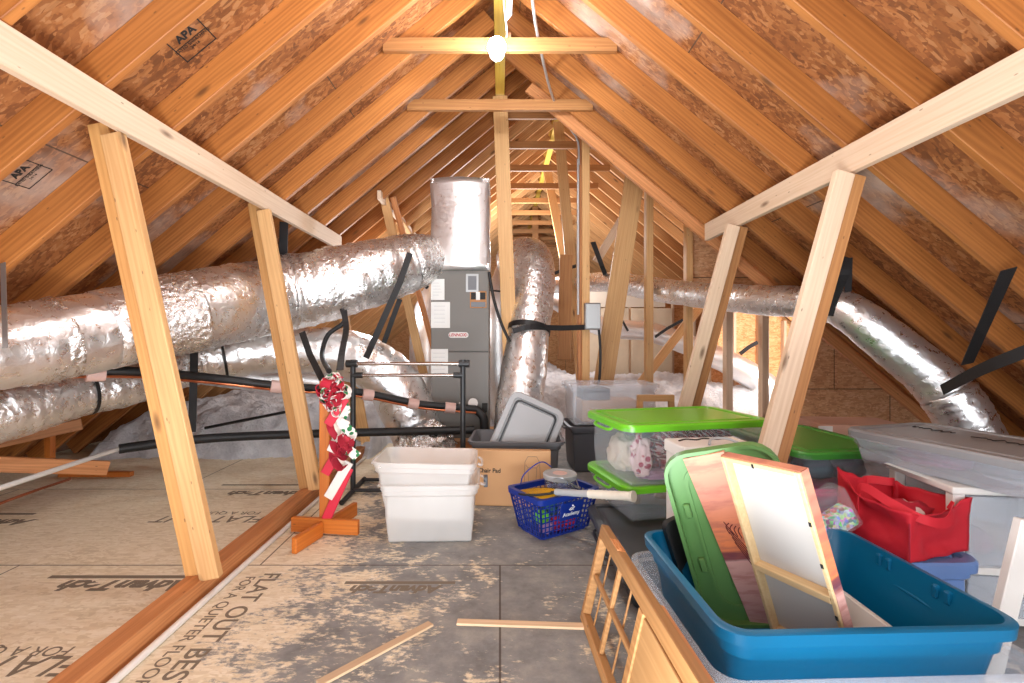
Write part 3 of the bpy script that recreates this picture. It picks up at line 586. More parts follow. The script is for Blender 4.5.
strap([at(513, 331, 4.38), at(530, 327, 4.37), at(560, 328, 4.55), at(592, 327, 4.69)], 'black strap tying the upright duct to the tall post', .05, (0, 0, 1), 4)
strap([at(593, 242, 5.3), at(602, 266, 5.9), at(608, 282, 6.02)], 'black strap slanting over the long duct next to the electric post', .055, FR)
strap([at(553, 274, 6.0), at(565, 269, 5.9), at(576, 266, 5.7)], 'small black strap crossing the far struts', .04, (0, 0, 1))
strap([at(687, 284, 4.83), at(694, 291, 4.8), at(702, 300, 4.84)], 'black strap over the long duct at the stud by the brown panel', .06, FR, 3)
strap([at(846, 257, 3.0), at(844, 275, 2.98), at(834, 300, 3.1), at(829, 316, 3.14)], 'black strap loop where the long duct bends, behind the leaning post', .055, FR, 4)
strap([at(849, 258, 3.04), at(848, 292, 3.1)], 'rear black strap at the bend of the long duct', .045, FR)
strap([at(1009, 269, 2.27), at(990, 312, 2.5), at(967, 364, 2.82)], 'wide black strap from a rafter to the end of the sloping duct', .062, FR)
strap([at(1060, 338, 2.25), at(1024, 352, 2.38), at(980, 370, 2.58), at(942, 390, 2.84)], 'black strap reaching in over the storage totes to the drooping duct end', .062, (0, 0, 1), 3)
strap([at(628, 331, 6.6), at(617, 311, 6.5)], 'thin black strap in front of the cream batts', .03, FR)
strap([at(655, 337, 6.8), at(668, 328, 6.6), at(683, 320, 6.4)], 'black strap on the white drooping duct beside the stud', .04, (0, 0, 1))
strap([at(740, 354, 6.3), at(749, 347, 6.25), at(758, 342, 6.2)], 'grey strap on the white drooping duct between two bare studs', .05, (0, 0, 1))
strap([at(3, 263, 2.28), at(4, 300, 2.2), at(5, 330, 2.15), at(5, 348, 2.14)], 'perforated metal strap holding the big duct at its eave end', .022, FR, 3, mat=M_steel, name='metal_strap')
# pipes on the left
t = thing('drain_pipe', 'horizontal pipe above the deck, white at the eave and black insulated toward the air handler', 'pipe', at(240, 437, 3.95))
rod('pvc_section', [at(-60, 506, 2.4), at(0, 488, 2.68), at(120, 448.5, 3.52)], .016, M_pvc, t, 10)
rod('insulation_sleeve', [at(119, 449, 3.5), at(180, 441, 3.75), at(240, 436.5, 3.95), at(340, 433, 4.1), at(474, 430, 4.25)], .036, M_black, t, 12, 5)
t = thing('refrigerant_line', 'black insulated refrigerant line curving across to the foot of the air handler', 'pipe', at(240, 382, 3.6))
RL = [at(-60, 388, 2.3), at(0, 382, 2.5), at(60, 372.5, 2.8), at(140, 372, 3.1), at(220, 379, 3.5), at(290, 387, 3.75), at(330, 389, 3.9), at(370, 394, 4.05), at(420, 404, 4.2), at(476, 409, 4.3)]
rod('insulation_sleeve', RL, .032, M_black, t, 12, 6)
rod('copper_tube', [p+V((0, -.03, -.030)) for p in RL], .009, M_copper, t, 8, 6)
for px, i0 in ((95, 2), (277, 4), (368, 6), (413, 7), (450, 8)):
    a = RL[i0]; b = RL[i0+1]; s = (px-(a.x/a.y*F+CX))/((b.x/b.y*F+CX)-(a.x/a.y*F+CX)); c = a.lerp(b, max(0, min(1, s)))
    bm = bmesh.new(); ax = (b-a).normalized(); tube(bm, [c-ax*.045+V((0, -.012, -.008)), c+ax*.045+V((0, -.012, -.008))], [.048, .047], 12); mk('wrap_tape', bm, M_tape, t, None, True)
t = thing('drain_trap', 'short pipe fittings at the foot of the air handler', 'pipe', at(480, 420, 4.3))
rod('elbow', [at(474, 408, 4.38), at(482, 415, 4.36), at(484, 422, 4.36), at(485, 438, 4.36)], .04, M_black, t, 12, 4)
rod('stub', [at(473, 403, 4.45), at(473, 403, 4.36)], .045, M_white, t, 12)
rod('support_line', [at(205, 428, 4.7), at(250, 419, 4.7), at(306, 408, 4.7)], .014, M_black, None, 8, 0, label='thin black line sloping across the white insulation', category='line')
rod('deck_cable', [at(-30, 512, 2.9)+V((0, 0, -.02)), at(20, 496, 3.25), at(70, 479, 3.75)], .010, M_copper, None, 8, 3, label='brown cable lying on the deck under the white pipe', category='cable')

# ------------------------------------------------------------------ print on the deck
INK = {}
def deck_text(s, x, y, size, rz, sx=1.0, mat=M_inkf, bold=0, shear=0):
    text('printed_lettering', s, size, mat, FLOOR, T(x, y, .0009, rz), .0004, 'CENTER', shear, sx, bold)
def dt(s, px, py, size, rz, **k): p = at(px, py, CAMZ*F/(py-CY)); deck_text(s, p.x, p.y, size, rz, **k)
PI = math.pi
for px, py, sz in ((124, 583, 1.0), (268, 491, 1.0), (-20, 520, 1.0)):
    dt('AdvanTech', px+2, py+2, .125*sz, PI, mat=M_inkf, bold=.006, shear=.3, sx=1.05)
    p = at(px, py-6, CAMZ*F/(py-6-CY)); mk('printed_rule', BX(-.36, .36, -.014, .014, -.0002, .0008, 0), M_inkf, FLOOR, T(p.x, p.y, .0005, PI))
dt('FLAT OUT', -14, 665, .15, PI, bold=.001, shear=.2); dt('FOR A QUIETER FLOOR', -40, 651, .078, PI)
dt('FLAT OUT', 211, 519, .15, PI, bold=.001, shear=.2); dt('FOR A QUIETER', 223, 513, .07, PI)
dt('FLAT OUT BEST', 226, 622, .115, -PI/2, bold=.001); dt('FOR A QUIETER FLOOR', 204, 622, .07, -PI/2)
p = at(395, 585, CAMZ*F/(585-CY)); mk('printed_rule', BX(-.26, .26, -.012, .012, -.0002, .0008, 0), M_inkf, FLOOR, T(p.x+.02, p.y+.02, .0005, PI)); dt('AdvanTech', 396, 589, .09, PI, bold=.004, shear=.3)
# stamps on the roof sheathing
def stamp(px, py, d, sgn, s):
    o = bpy.data.objects['ceiling_left']; x = (px-CX)/F*d; c = V((x, d, zl(x)))
    n = V((-S, 0, 1)).normalized(); ux = V((1, 0, S)).normalized(); c = c+n*(RD-.001); uy = (-n).cross(ux)
    M = Matrix((ux, uy, -n)).transposed().to_4x4(); M.translation = c
    text('stamp_lettering', 'APA', .055*s, M_ink, o, M @ T(0, .02, 0), .0004, bold=.002); text('stamp_lettering', 'RATED SHEATHING\n24/16', .022*s, M_ink, o, M @ T(0, -.04*s, 0), .0004)
    bm = bmesh.new()
    for a, b, c_, d_ in ((-.09, .09, .075, .08), (-.09, .09, -.1, -.095), (-.09, -.085, -.1, .08), (.085, .09, -.1, .08), (-.09, .09, -.018, -.014)): box(bm, a*s, b*s, c_*s, d_*s, -.0003, .0004)
    mk('stamp_border', bm, M_ink, o, M)
stamp(208, 36, 2.18, 1, 1.0); stamp(44, 168, 2.18, 1, .8)

# ------------------------------------------------------------------ totes
def tote_body(bm, L, W, H, tp, r=.05, t=.004, ribs=True, rimw=.016):
    rings_rr(bm, L, W, r, [(-tp-.012, 0), (-tp, .012), (-tp*.62, H*.45), (-.022, H-.07), (-.006, H-.055), (-.004, H-.032), (rimw, H-.028), (rimw+.002, H-.003), (rimw-.006, H), (-.004, H), (-.008, H-.03), (-.026-t, H-.07), (-tp*.62-t, H*.45), (-tp-t, .014), (-tp-.012-t, t)])
def lid_bm(L, W, r=.05, panel=True, up=.012, sk=.024):
    bm = bmesh.new()
    p = [(-.05, -.003), (.006, -.003), (.006, -sk), (.020, -sk), (.022, up*.2), (.014, up), (-.022, up+.001)]
    p += [(-.03, up-.010), (-.050, up-.010), (-.058, up-.001), (-.075, up)] if panel else []
    rings_rr(bm, L, W, r+.01, p); return bm
def tote(name, lab, M, L, W, H, tp, mat, lidmat=None, grip=None, cat='storage tote', group=None, lidpanel=True, rimmat=None, lidM=None, rimw=.016):
    t = thing(name, lab, cat, M, group)
    bm = bmesh.new(); tote_body(bm, L, W, H, tp, rimw=rimw); mk('tub', bm, mat, t, M, True)
    for s in (-1, 1):
        bm = bmesh.new(); x = s*(L/2+.010)
        tube(bm, spline([(x, -W*.2, H-.025), (x+s*.02, -W*.17, H-.035), (x+s*.024, 0, H-.038), (x+s*.02, W*.17, H-.035), (x, W*.2, H-.025)], 4), .008, 8)
        mk('handle', bm, grip or mat, t, M, True)
    if lidmat: mk('lid', lid_bm(L, W, .05, lidpanel), lidmat, t, M @ (lidM or T(0, 0, H+.004)), True)
    return t
def place(cx, cy, z, rz): return T(cx, cy, z, rz)
# green lidded pair
PA, PB, PC, PD = (.525, 2.44), (1.475, 2.66), (1.315, 3.2), (.40, 2.98)
gc = V((.93, 2.83)); grz = math.radians(12.5)
blk = tote('underbed_tote', 'low charcoal-lidded tote on the floor behind the framed door', T(.86, 2.45, 0, 0), .64, .88, .135, .03, M_blackp, M_lidblk, lidpanel=True)
tote('storage_tote', 'lower clear tote with a lime green lid, under the one full of plaid fabric', T(1.0, 2.85, .165, grz), .80, .52, .195, .05, M_clear, M_lime, M_lime)
tote('storage_tote', 'upper lime-lidded clear tote with plaid and heart-print fabric inside', T(1.01, 2.80, .377, grz), .84, .52, .315, .03, M_clear, M_lime, M_lime)
UM = T(1.01, 2.80, .377, grz)
def cloth(cx, cy, cz, s, mat, lab, M, seed, cat='fabric', amp=.35):
    bm = bmesh.new(); blob(bm, (0, 0, 0), s, amp, 2.6, 4, seed, True); mk('folded_fabric', bm, mat, None, M @ T(cx, cy, cz), 'all', label=lab, category=cat)
cloth(0, -.06, .135, (.23, .13, .135), M_plaid, 'red plaid fabric bunched inside the upper green-lidded tote', UM, 1)
cloth(-.27, -.12, .12, (.055, .05, .12), M_heart, 'pink heart-print fabric pressed against the wall of the green-lidded tote', UM, 2)
cloth(-.30, .04, .11, (.07, .11, .11), M_cream, 'cream fabric behind the heart-print piece in the green-lidded tote', UM, 3)
cloth(.2, -.02, .15, (.15, .13, .115), M_plaid, 'darker plaid bundle beside the teal edge in the green-lidded tote', UM, 4)
cloth(.27, .02, .155, (.07, .08, .05), M_teal, 'teal ruffled fabric at the end of the plaid bundle', UM, 5)
cloth(-.05, -.13, .035, (.24, .06, .03), M_purp, 'mauve folded cloth on the bottom of the green-lidded tote', UM, 6)
# handled wooden crate top behind the green tote
t = thing('wooden_caddy', 'tan wooden caddy handle standing up behind the lime green lid', 'caddy', at(655, 410, 3.35))
a, b, c, d = at(636, 425, 3.35), at(640, 398, 3.35), at(671, 398, 3.35), at(674, 425, 3.35)
board('side_bar', a+V((0, 0, -.62)), b, .04, .03, (1, 0, 0), M_wood2, t); board('side_bar', d+V((0, 0, -.62)), c, .04, .03, (1, 0, 0), M_wood2, t)
board('grip', b+V((-.02, 0, 0)), c+V((.02, 0, 0)), .045, .034, (0, 0, 1), M_wood2, t)
# white carton
wb = at(722, 452, 2.1)
t = thing('lidded_carton', 'white carton with a curved handle behind the leaning green lid', 'box', T(.97, 2.22, .155, .12))
M = T(.97, 2.22, .155, .12); mk('carton_body', BX(-.17, .17, -.09, .09, 0, .49, .006), M_white, t, M); mk('carton_lid', BX(-.177, .177, -.097, .097, .465, .522, .008, 2), M_white, t, M)
bm = bmesh.new(); tube(bm, spline([(-.05, -.08, .526), (-.02, -.05, .545), (.05, -.05, .545), (.10, -.08, .526)], 5), .006, 8); mk('handle', bm, M_greyl, t, M, True)
bm = bmesh.new(); tube(bm, spline([(-.14, .02, .524), (-.09, .05, .524), (-.05, .03, .524), (0, .055, .524), (.05, .03, .524), (.1, .05, .524)], 4), .004, 6); mk('marker_scribble', bm, M_ink, t, M, True)
# dark grey + clear stack behind
DM = T(.98, 4.3, 0, .05)
tote('storage_tote', 'dark grey tote on the floor under the frosted tote, behind the basket', DM, .78, .44, .40, .04, M_dgrey)
tote('storage_tote', 'frosted clear tote stacked on the dark grey tote', T(.97, 4.28, .405, .05), .76, .42, .35, .03, M_clearm)
mk('cardboard_carton', BX(-.27, .22, -.13, .13, .01, .19, .004), M_card, None, T(.97, 4.28, .42, .05), label='brown carton inside the frosted tote', category='box')
mk('dark_carton', BX(-.26, -.02, -.12, .12, 0, .1, .004), M_dgrey, None, T(.97, 4.29, .612, .05), label='dark flat box on the brown carton inside the frosted tote', category='box')
# grey tote with leaning lid
tote('storage_tote', 'open grey tote behind the flat cardboard box, a loose lid standing in it', T(.13, 3.78, 0, -.05), .68, .46, .385, .05, M_grey)
LT = [at(512, 394, 3.72), at(561, 416, 3.72), at(546, 446, 3.62), at(484, 448, 3.62)]
x = (LT[1]-LT[0]).normalized(); y = (LT[0]-LT[3]).normalized(); z = x.cross(y).normalized(); y = z.cross(x)
LM = Matrix((x, y, z)).transposed().to_4x4(); LM.translation = LT[0]+x*.22-y*.24
t = thing('tote_cover', 'loose light grey lid leaning inside the open grey tote', 'lid', LM)
mk('panel', lid_bm(.42, .52, .05), M_greyl, t, LM, True)
bm = bmesh.new(); rings = []
for s_, z_ in ((-.035, .012), (-.035, .016), (-.048, .016), (-.048, .012)): rings.append(rrect(.42+2*s_, .52+2*s_, .04, z_))
loft(bm, rings, closed=True); mk('groove_strip', bm, M_blackp, t, LM, True)
# nested milky totes
MM = T(-.40, 2.86, 0, .03)
mt = tote('storage_tote', 'milky white tote on the floor by the garment rack, lower of the nested pair', MM, .55, .40, .335, .04, M_milky, rimw=.004)
tote('storage_tote', 'milky white tote nested inside the lower one and tilted', MM @ T(-.035, -.01, .115, 0) @ Matrix.Rotation(.03, 4, 'Y'), .57, .39, .345, .075, M_milky, rimw=.004)
bm = bmesh.new(); box(bm, -.012, .012, -.03, .03, -.03, .03); bev(bm, .004); mk('latch', bm, M_dgrey, mt, MM @ T(.315, 0, .30))
# chair pad box
t = thing('flat_carton', 'flat tan cardboard carton printed with a chair drawing, leaning on the grey tote', 'box', at(485, 480, 3.3))
cb0, cb1 = at(398, 503, 3.34), at(551, 507, 3.26); CM = frame(cb0, cb1, V((0, .12, 1))); CM.translation = V((cb0.x, cb0.y, .002)); CL = (cb1-cb0).length
mk('carton', BX(0, CL, 0, .10, 0, .375, .004), M_card, t, CM)
TM = CM @ RXF
text('lettering', 'Chair Pad', .040, M_ink, t, CM @ Matrix.Translation((CL*.60, -.001, .235)) @ RXF, .0005, bold=.001)
bm = bmesh.new(); cx_ = CL*.88
for pl in ([(cx_-.05, .10), (cx_-.055, .22), (cx_-.05, .30), (cx_-.03, .335), (cx_+.03, .335), (cx_+.05, .30), (cx_+.055, .2), (cx_+.05, .10)], [(cx_-.045, .28), (cx_-.03, .26), (cx_+.03, .26), (cx_+.045, .28)], [(cx_-.03, .26), (cx_-.02, .06)], [(cx_+.03, .26), (cx_+.02, .06)], [(cx_-.09, .05), (cx_-.03, .065), (cx_+.03, .065), (cx_+.09, .05)]):
    tube(bm, [(a, -.0008, b) for a, b in pl], .0016, 5)
mk('chair_drawing', bm, M_inkf, t, CM)

# garment rack
t = thing('garment_rack', 'black metal garment rack with two chrome bars', 'garment rack', at(410, 500, 3.6))
gx0, gx1, gy, gz = -1.09, -.275, 3.56, .962
for x_ in (gx0, gx1):
    rod('upright', [(x_, gy, .03), (x_, gy, gz+.03)], .020, M_blackp, t, 12); rod('foot', [(x_, gy-(.26 if x_ == gx0 else .05), .02), (x_, gy+.3, .02)], .018, M_blackp, t, 10)
    rod('connector', [(x_+.05*(1 if x_ == gx0 else -1)*-1, gy, gz), (x_+.03*(1 if x_ == gx0 else -1), gy, gz)], .028, M_blackp, t, 12)
    rod('connector', [(x_, gy, gz-.085), (x_+.07*(1 if x_ == gx0 else -1), gy, gz-.085)], .022, M_blackp, t, 12)
rod('hanging_bar', [(gx0, gy, gz), (gx1, gy, gz)], .014, M_chrome, t, 12); rod('hanging_bar', [(gx0+.05, gy, gz-.085), (gx1-.05, gy, gz-.085)], .013, M_chrome, t, 12)
rod('base_bar', [(gx0, gy-.02, .03), (gx1, gy-.02, .03)], .014, M_blackp, t, 10); rod('base_bar', [(gx0, gy+.24, .03), (gx1, gy+.24, .03)], .014, M_blackp, t, 10)

# wooden stand with decorations
sx, sy = -1.04, 2.86
t = thing('wooden_stand', 'orange stained wooden post on a cross-shaped foot beside the floor beam', 'stand', (sx, sy, 0))
board('post', (sx, sy, .03), (sx, sy, .90), .062, .038, (1, 0, 0), M_stain, t)
board('foot', (sx-.19, sy-.02, .055), (sx+.22, sy-.075, .055), .085, .03, (0, 0, 1), M_stain, t)
board('foot', (sx-.06, sy-.30, .045), (sx-.0, sy-.07, .045), .085, .03, (0, 0, 1), M_stain, t)
board('foot', (sx+.03, sy-.02, .045), (sx+.10, sy+.26, .045), .085, .03, (0, 0, 1), M_stain, t)
bx = sx+.062
t = thing('holiday_bow', 'crumpled red and white holly-print bow on the top of the wooden stand', 'bow', (bx, sy-.03, .8))
rr_ = random.Random(3)
def loops(nm, mat, cnt, cz, sprd, r0, wd):
    bm = bmesh.new()
    for k in range(cnt):
        a = k*2.4; c = V((bx+sprd*math.cos(a)*rr_.uniform(.3, 1), sy-.06+.03*math.sin(a*2), cz+sprd*1.3*math.sin(a)*rr_.uniform(.4, 1)))
        e1 = V((rr_.uniform(-1, 1), rr_.uniform(-.4, .4), rr_.uniform(-1, 1))).normalized(); e2 = e1.cross(V((rr_.uniform(-.4, .4), 1, rr_.uniform(-.4, .4)))).normalized(); r = r0*rr_.uniform(.75, 1.2)
        ribbon(bm, [c+e1*r*math.cos(t_*.42)+e2*r*.62*math.sin(t_*.42) for t_ in range(14)], e1.cross(e2)+e1*.3, wd*rr_.uniform(.8, 1.3), .004)
    mk(nm, bm, mat, t, None, True)
loops('red_loops', M_redw, 13, .835, .062, .042, .05); loops('print_loops', M_hollyp, 13, .82, .08, .036, .036); loops('plain_loops', M_red, 8, .80, .05, .034, .045)
bm = bmesh.new(); blob(bm, (bx, sy-.03, .815), (.05, .025, .07), .4, 3, 3, 9); mk('knot', bm, M_red, t, None, 'all')
def wavy(x0, z0, x1, z1, y, amp, fr, n=26):
    return [V((x0+(x1-x0)*i/n+amp*math.sin(fr*i/n*6.28), y-.02*math.cos(fr*i/n*6.28), z0+(z1-z0)*i/n)) for i in range(n+1)]
for x0, x1, z1, m_, am, nm in ((bx, bx+.03, .40, M_red, .02, 'red_tail'), (bx+.04, bx+.125, .46, M_hollyp, .022, 'print_tail'), (bx+.02, bx+.05, .42, M_cream, .015, 'cream_tail')):
    bm = bmesh.new(); ribbon(bm, wavy(x0, .78, x1, z1, sy-.05, am, 2.2), (1, .6, 0), .055 if nm != 'cream_tail' else .02, .004); mk(nm, bm, m_, t, None, True)
t = thing('painted_slats', 'red and white painted slats hung aslant below the holiday bow', 'decoration', (bx, sy-.05, .4))
for i, (px0, py0, px1, py1, m_) in enumerate(((328, 425, 345, 398, M_redpaint), (331, 452, 346, 420, M_whpaint), (325, 474, 347, 436, M_redpaint), (328, 498, 349, 462, M_whpaint), (325, 522, 349, 468, M_redpaint), (331, 410, 340, 396, M_whpaint))):
    board('slat', at(px0, py0, 2.80+.004*i), at(px1, py1, 2.80+.004*i), .055, .014, (1, 0, 0), m_, t)
bm = bmesh.new()
for k, (px, py) in enumerate(((345, 452), (340, 462), (346, 441), (338, 447))):
    c = at(px, py, 2.75); ribbon(bm, [c+V((.03*math.cos(q*.5+k), -.012*math.sin(q*.5), .04*math.sin(q*.5+k*.7))) for q in range(11)], (.3, 1, .2), .05, .004)
mk('ribbon_folds', bm, M_red, t, None, True)

# shopping basket
BR = math.radians(33); BM = T(.325, 2.92, 0, BR) @ T(0, .0, 0)
t = thing('shopping_basket', 'royal blue plastic shopping basket full of toys', 'basket', BM)
bl, bw, bh, tp = .43, .30, .25, .04
bm = bmesh.new(); rings_rr(bm, bl-2*tp, bw-2*tp, .03, [(0, 0), (.003, .012), (-.005, .012)]); mk('base', bm, M_bask, t, BM, True)
bm = bmesh.new(); loft(bm, [rrect(bl+2*s_, bw+2*s_, .035, z_) for s_, z_ in ((.0, bh-.034), (.018, bh-.032), (.020, bh), (-.006, bh), (-.006, bh-.034))], closed=True); mk('rim', bm, M_bask, t, BM, True)
def wallgrid(bm, p00, p10, p01, p11, nu, nv, wbar, skip=None):
    P = lambda u, v: p00.lerp(p10, u).lerp(p01.lerp(p11, u), v)
    for i in range(nu+1):
        u = i/nu; a, b = P(u, 0), P(u, 1); tube(bm, [a, b], wbar*(1.8 if i in (0, nu) else 1), 5)
    for j in range(nv+1):
        v = j/nv; tube(bm, [P(0, v), P(1, v)], wbar, 5)
c0 = [V((sx_*(bl/2-tp), sy_*(bw/2-tp), .012)) for sx_, sy_ in ((-1, -1), (1, -1), (1, 1), (-1, 1))]; c1 = [V((sx_*bl/2, sy_*bw/2, bh-.025)) for sx_, sy_ in ((-1, -1), (1, -1), (1, 1), (-1, 1))]
for i in range(4):
    j = (i+1) % 4; bm = bmesh.new(); wallgrid(bm, c0[i], c0[j], c1[i], c1[j], 13 if i % 2 == 0 else 9, 7, .0040); mk('lattice_wall', bm, M_bask, t, BM)
pm = (c0[0]+c0[1])/2*.38+(c1[0]+c1[1])/2*.62+V((.02, -.004, 0)); nx_ = V((1, 0, 0)); uy_ = ((c1[0]+c1[1])-(c0[0]+c0[1])).normalized(); PMx = Matrix((nx_, uy_, nx_.cross(uy_))).transposed().to_4x4(); PMx.translation = pm
plate = mk('logo_plate', BX(-.085, .085, -.055, .055, -.003, .004, .002), M_bask, t, BM @ PMx)
text('lettering', 'Academy', .034, M_paper, plate, BM @ PMx @ T(0, -.018, .0045), .0005, bold=.0006)
bm = bmesh.new(); tube(bm, spline([(-.02, .008, 0), (-.005, .02, 0), (.006, .016, 0), (.02, .022, 0)], 4), .003, 6); tube(bm, spline([(-.012, .004, 0), (.0, .01, 0), (.014, .006, 0)], 4), .003, 6); bmesh.ops.create_icosphere(bm, subdivisions=2, radius=.006, matrix=Matrix.Translation((.004, .032, 0)))
mk('runner_mark', bm, M_paper, plate, BM @ PMx @ T(0, 0, .0045))
bm = bmesh.new(); tube(bm, spline([(-bl*.32, bw/2, bh), (-bl*.30, bw/2-.02, bh+.06), (-bl*.1, bw/2-.03, bh+.115), (.02, bw/2-.03, bh+.12), (bl*.2, bw/2-.02, bh+.08)], 5), .004, 6); mk('wire_handle', bm, M_bask, t, BM, True)
# things in the basket
t = thing('toy_tub', 'clear round tub with a grey lid in the blue basket', 'tub', BM @ T(.07, .03, .10))
TB = BM @ T(.085, .04, .045)
def lathe(bm, prof, n=28):
    loft(bm, [[V((r*math.cos(2*math.pi*k/n), r*math.sin(2*math.pi*k/n), z)) for k in range(n)] for r, z in prof])
bm = bmesh.new(); lathe(bm, [(.085, 0), (.092, .01), (.098, .235), (.094, .235), (.088, .012)]); mk('jar', bm, M_clear, t, TB, True)
bm = bmesh.new(); lathe(bm, [(.098, .235), (.104, .236), (.106, .262), (.100, .268), (.085, .268), (.083, .264)]); mk('lid', bm, M_greyl, t, TB, True)
bm = bmesh.new(); lathe(bm, [(.045, .2645), (.045, .267)]); mk('lid_sticker', bm, M_tape, t, TB, True)
bm = bmesh.new()
for k in range(9): blob(bm, (.05*math.cos(k*2.1), .05*math.sin(k*2.1), .04+.018*k), (.035, .035, .03), .3, 3, 2, k)
mk('toy_filling', bm, plain('blue_toys', srgb(86, 96, 168), .4), t, TB, True, kind='stuff')
bm = bmesh.new(); tube(bm, spline([(-.10, 0, .23), (-.07, -.10, .27), (.03, -.13, .20), (.09, -.05, .22)], 5), .004, 6); mk('bail', bm, M_steel, t, TB, True)
# racket
rg0, rg1 = at(556, 492, 2.74), at(634, 496.5, 2.40)
RM = frame(rg0, rg1, V((0, .06, 1))); RL_ = (rg1-rg0).length
t = thing('toy_racket', 'racket lying across the blue basket, white taped grip sticking out', 'racket', RM)
bm = bmesh.new(); tube(bm, [V((-.14+.125*math.cos(a*math.pi/16), .10*math.sin(a*math.pi/16), -.004)) for a in range(-15, 16)], .007, 8); tube(bm, [(-.02, .02, 0), (.02, 0, 0)], .008, 8); tube(bm, [(-.02, -.02, 0), (.02, 0, 0)], .008, 8); mk('hoop', bm, M_ink, t, RM, True)
bm = bmesh.new()
for k in range(-6, 7):
    e = .1*math.sqrt(max(0, 1-(k*.018/.125)**2)); tube(bm, [(-.14+k*.018, -e, 0), (-.14+k*.018, e, 0)], .0012, 4); e2 = .125*math.sqrt(max(0, 1-(k*.015/.1)**2)); tube(bm, [(-.14-e2, k*.015, 0), (-.14+e2, k*.015, 0)], .0012, 4)
mk('strings', bm, M_yel, t, RM)
bm = bmesh.new(); tube(bm, [(.0, 0, 0), (RL_*.48, 0, 0)], .019, 12); mk('shaft', bm, M_greyl, t, RM, True)
bm = bmesh.new(); n_ = 40; tube(bm, [(RL_*.46+RL_*.54*i/n_, 0, 0) for i in range(n_+1)], [.0225+.0016*(i % 4 == 0)+(.005 if i > n_-3 else 0) for i in range(n_+1)], 12); mk('grip', bm, M_grip, t, RM, True)
bm = bmesh.new(); lathe(bm, [(.0, 0), (.035, .01), (.036, .12), (.02, .14), (.018, .17), (.0, .172)], 18); mk('toy_bottle', bm, M_yel, None, BM @ T(-.15, -.02, .195) @ Matrix.Rotation(1.45, 4, 'Y'), True, label='yellow plastic toy lying on top in the blue basket', category='toy')
for k, (x_, y_, z_, m_, lb) in enumerate(((-.12, -.04, .10, M_lime, 'lime green toy seen through the basket lattice'), (-.10, -.05, .045, M_purp, 'mauve ball low in the blue basket'), (-.02, -.06, .05, M_red, 'red toy low behind the basket front'), (.06, -.07, .05, M_redw, 'red and white soft toy in the basket'), (-.03, .0, .13, M_teal, 'teal cloth toy in the middle of the basket'))):
    bm = bmesh.new(); blob(bm, (0, 0, 0), (.05, .04, .045), .25, 2, 3, k+60); mk('small_toy', bm, m_, None, BM @ T(x_, y_, z_), 'all', label=lb, category='toy')

# laths on the floor
def lath(px0, py0, px1, py1, lab):
    a = at(px0, py0, CAMZ*F/(py0-CY)); b = at(px1, py1, CAMZ*F/(py1-CY)); board('wood_lath', a+V((0, 0, .006)), b+V((0, 0, .006)), .010, .036, (0, 0, 1), M_lath, None, .002, label=lab, category='lath')
lath(318, 686, 431, 625, 'thin pale lath slanting across the grey floor'); lath(457, 623.5, 588, 628, 'thin pale lath lying square before the framed door')

# ------------------------------------------------------------------ big blue bin in a clear tote
m_ = .78; BZ = CAMZ-m_
ang = math.radians(2); bcx, bcy = 1.0, 1.615
CLM = T(1.005, 1.615, .0, ang)
bm = bmesh.new(); t = thing('storage_tote', 'large clear tote on the floor with the open blue bin set inside it', 'storage tote', CLM)
tote_body(bm, .90, .74, .275, .06, .07, .004, rimw=.02); mk('tub', bm, M_clearm, t, CLM, True)
for s_ in (-1, 1):
    bm = bmesh.new(); x_ = s_*.47; loft(bm, [rrect(.05, .26, .02, z_) for z_ in (.20, .25)]); mk('handle', bm, M_clearm, t, CLM @ T(x_, 0, 0), True)
    mk('grip_strip', BX(-.008, .008, -.09, .09, .25, .256, .002), M_lime, t, CLM @ T(x_, 0, 0))
BLM = T(bcx, bcy, .03, ang)
t = thing('storage_bin', 'big open blue storage bin holding leaning canvases', 'storage bin', BLM)
def binring(s, z, r=.07):                              # slightly flared plan: wider at the front-right like the photo
    return [V((p.x*(1+.0*p.y), p.y, z)) for p in rrect(.815+2*s, .66+2*s, r+s*.5, 0, 6)]
H = BZ-.03
bm = bmesh.new(); loft(bm, [binring(s, z) for s, z in ((-.075, 0), (-.062, .012), (-.035, H*.55), (-.022, H-.095), (-.012, H-.085), (-.006, H-.04), (.014, H-.036), (.017, H-.004), (.010, H), (-.006, H), (-.010, H-.035), (-.026, H-.09), (-.039, H*.55), (-.066, .014), (-.08, .006))])
mk('tub', bm, M_blue, t, BLM, True)
for s_ in (-1, 1):                                     # latch recesses and ribs along the long walls
    for y_ in (-.13, -.09, .09, .13):
        mk('rim_notch', BX(-.012, .012, -.010, .010, -.035, .006, .004), M_blue, t, BLM @ T(s_*.399, y_, H-.02))
for x_ in (.1, .16, -.22):
    mk('rim_notch', BX(-.010, .010, -.012, .012, -.05, .004, .004), M_blue, t, BLM @ T(x_, .318, H-.03))
bm = bmesh.new(); tube(bm, spline([(.395, -.2, H-.11), (.385, -.05, H-.09), (.39, .12, H-.09)], 5), .006, 8); mk('inner_ledge', bm, M_blue, t, BLM, True)
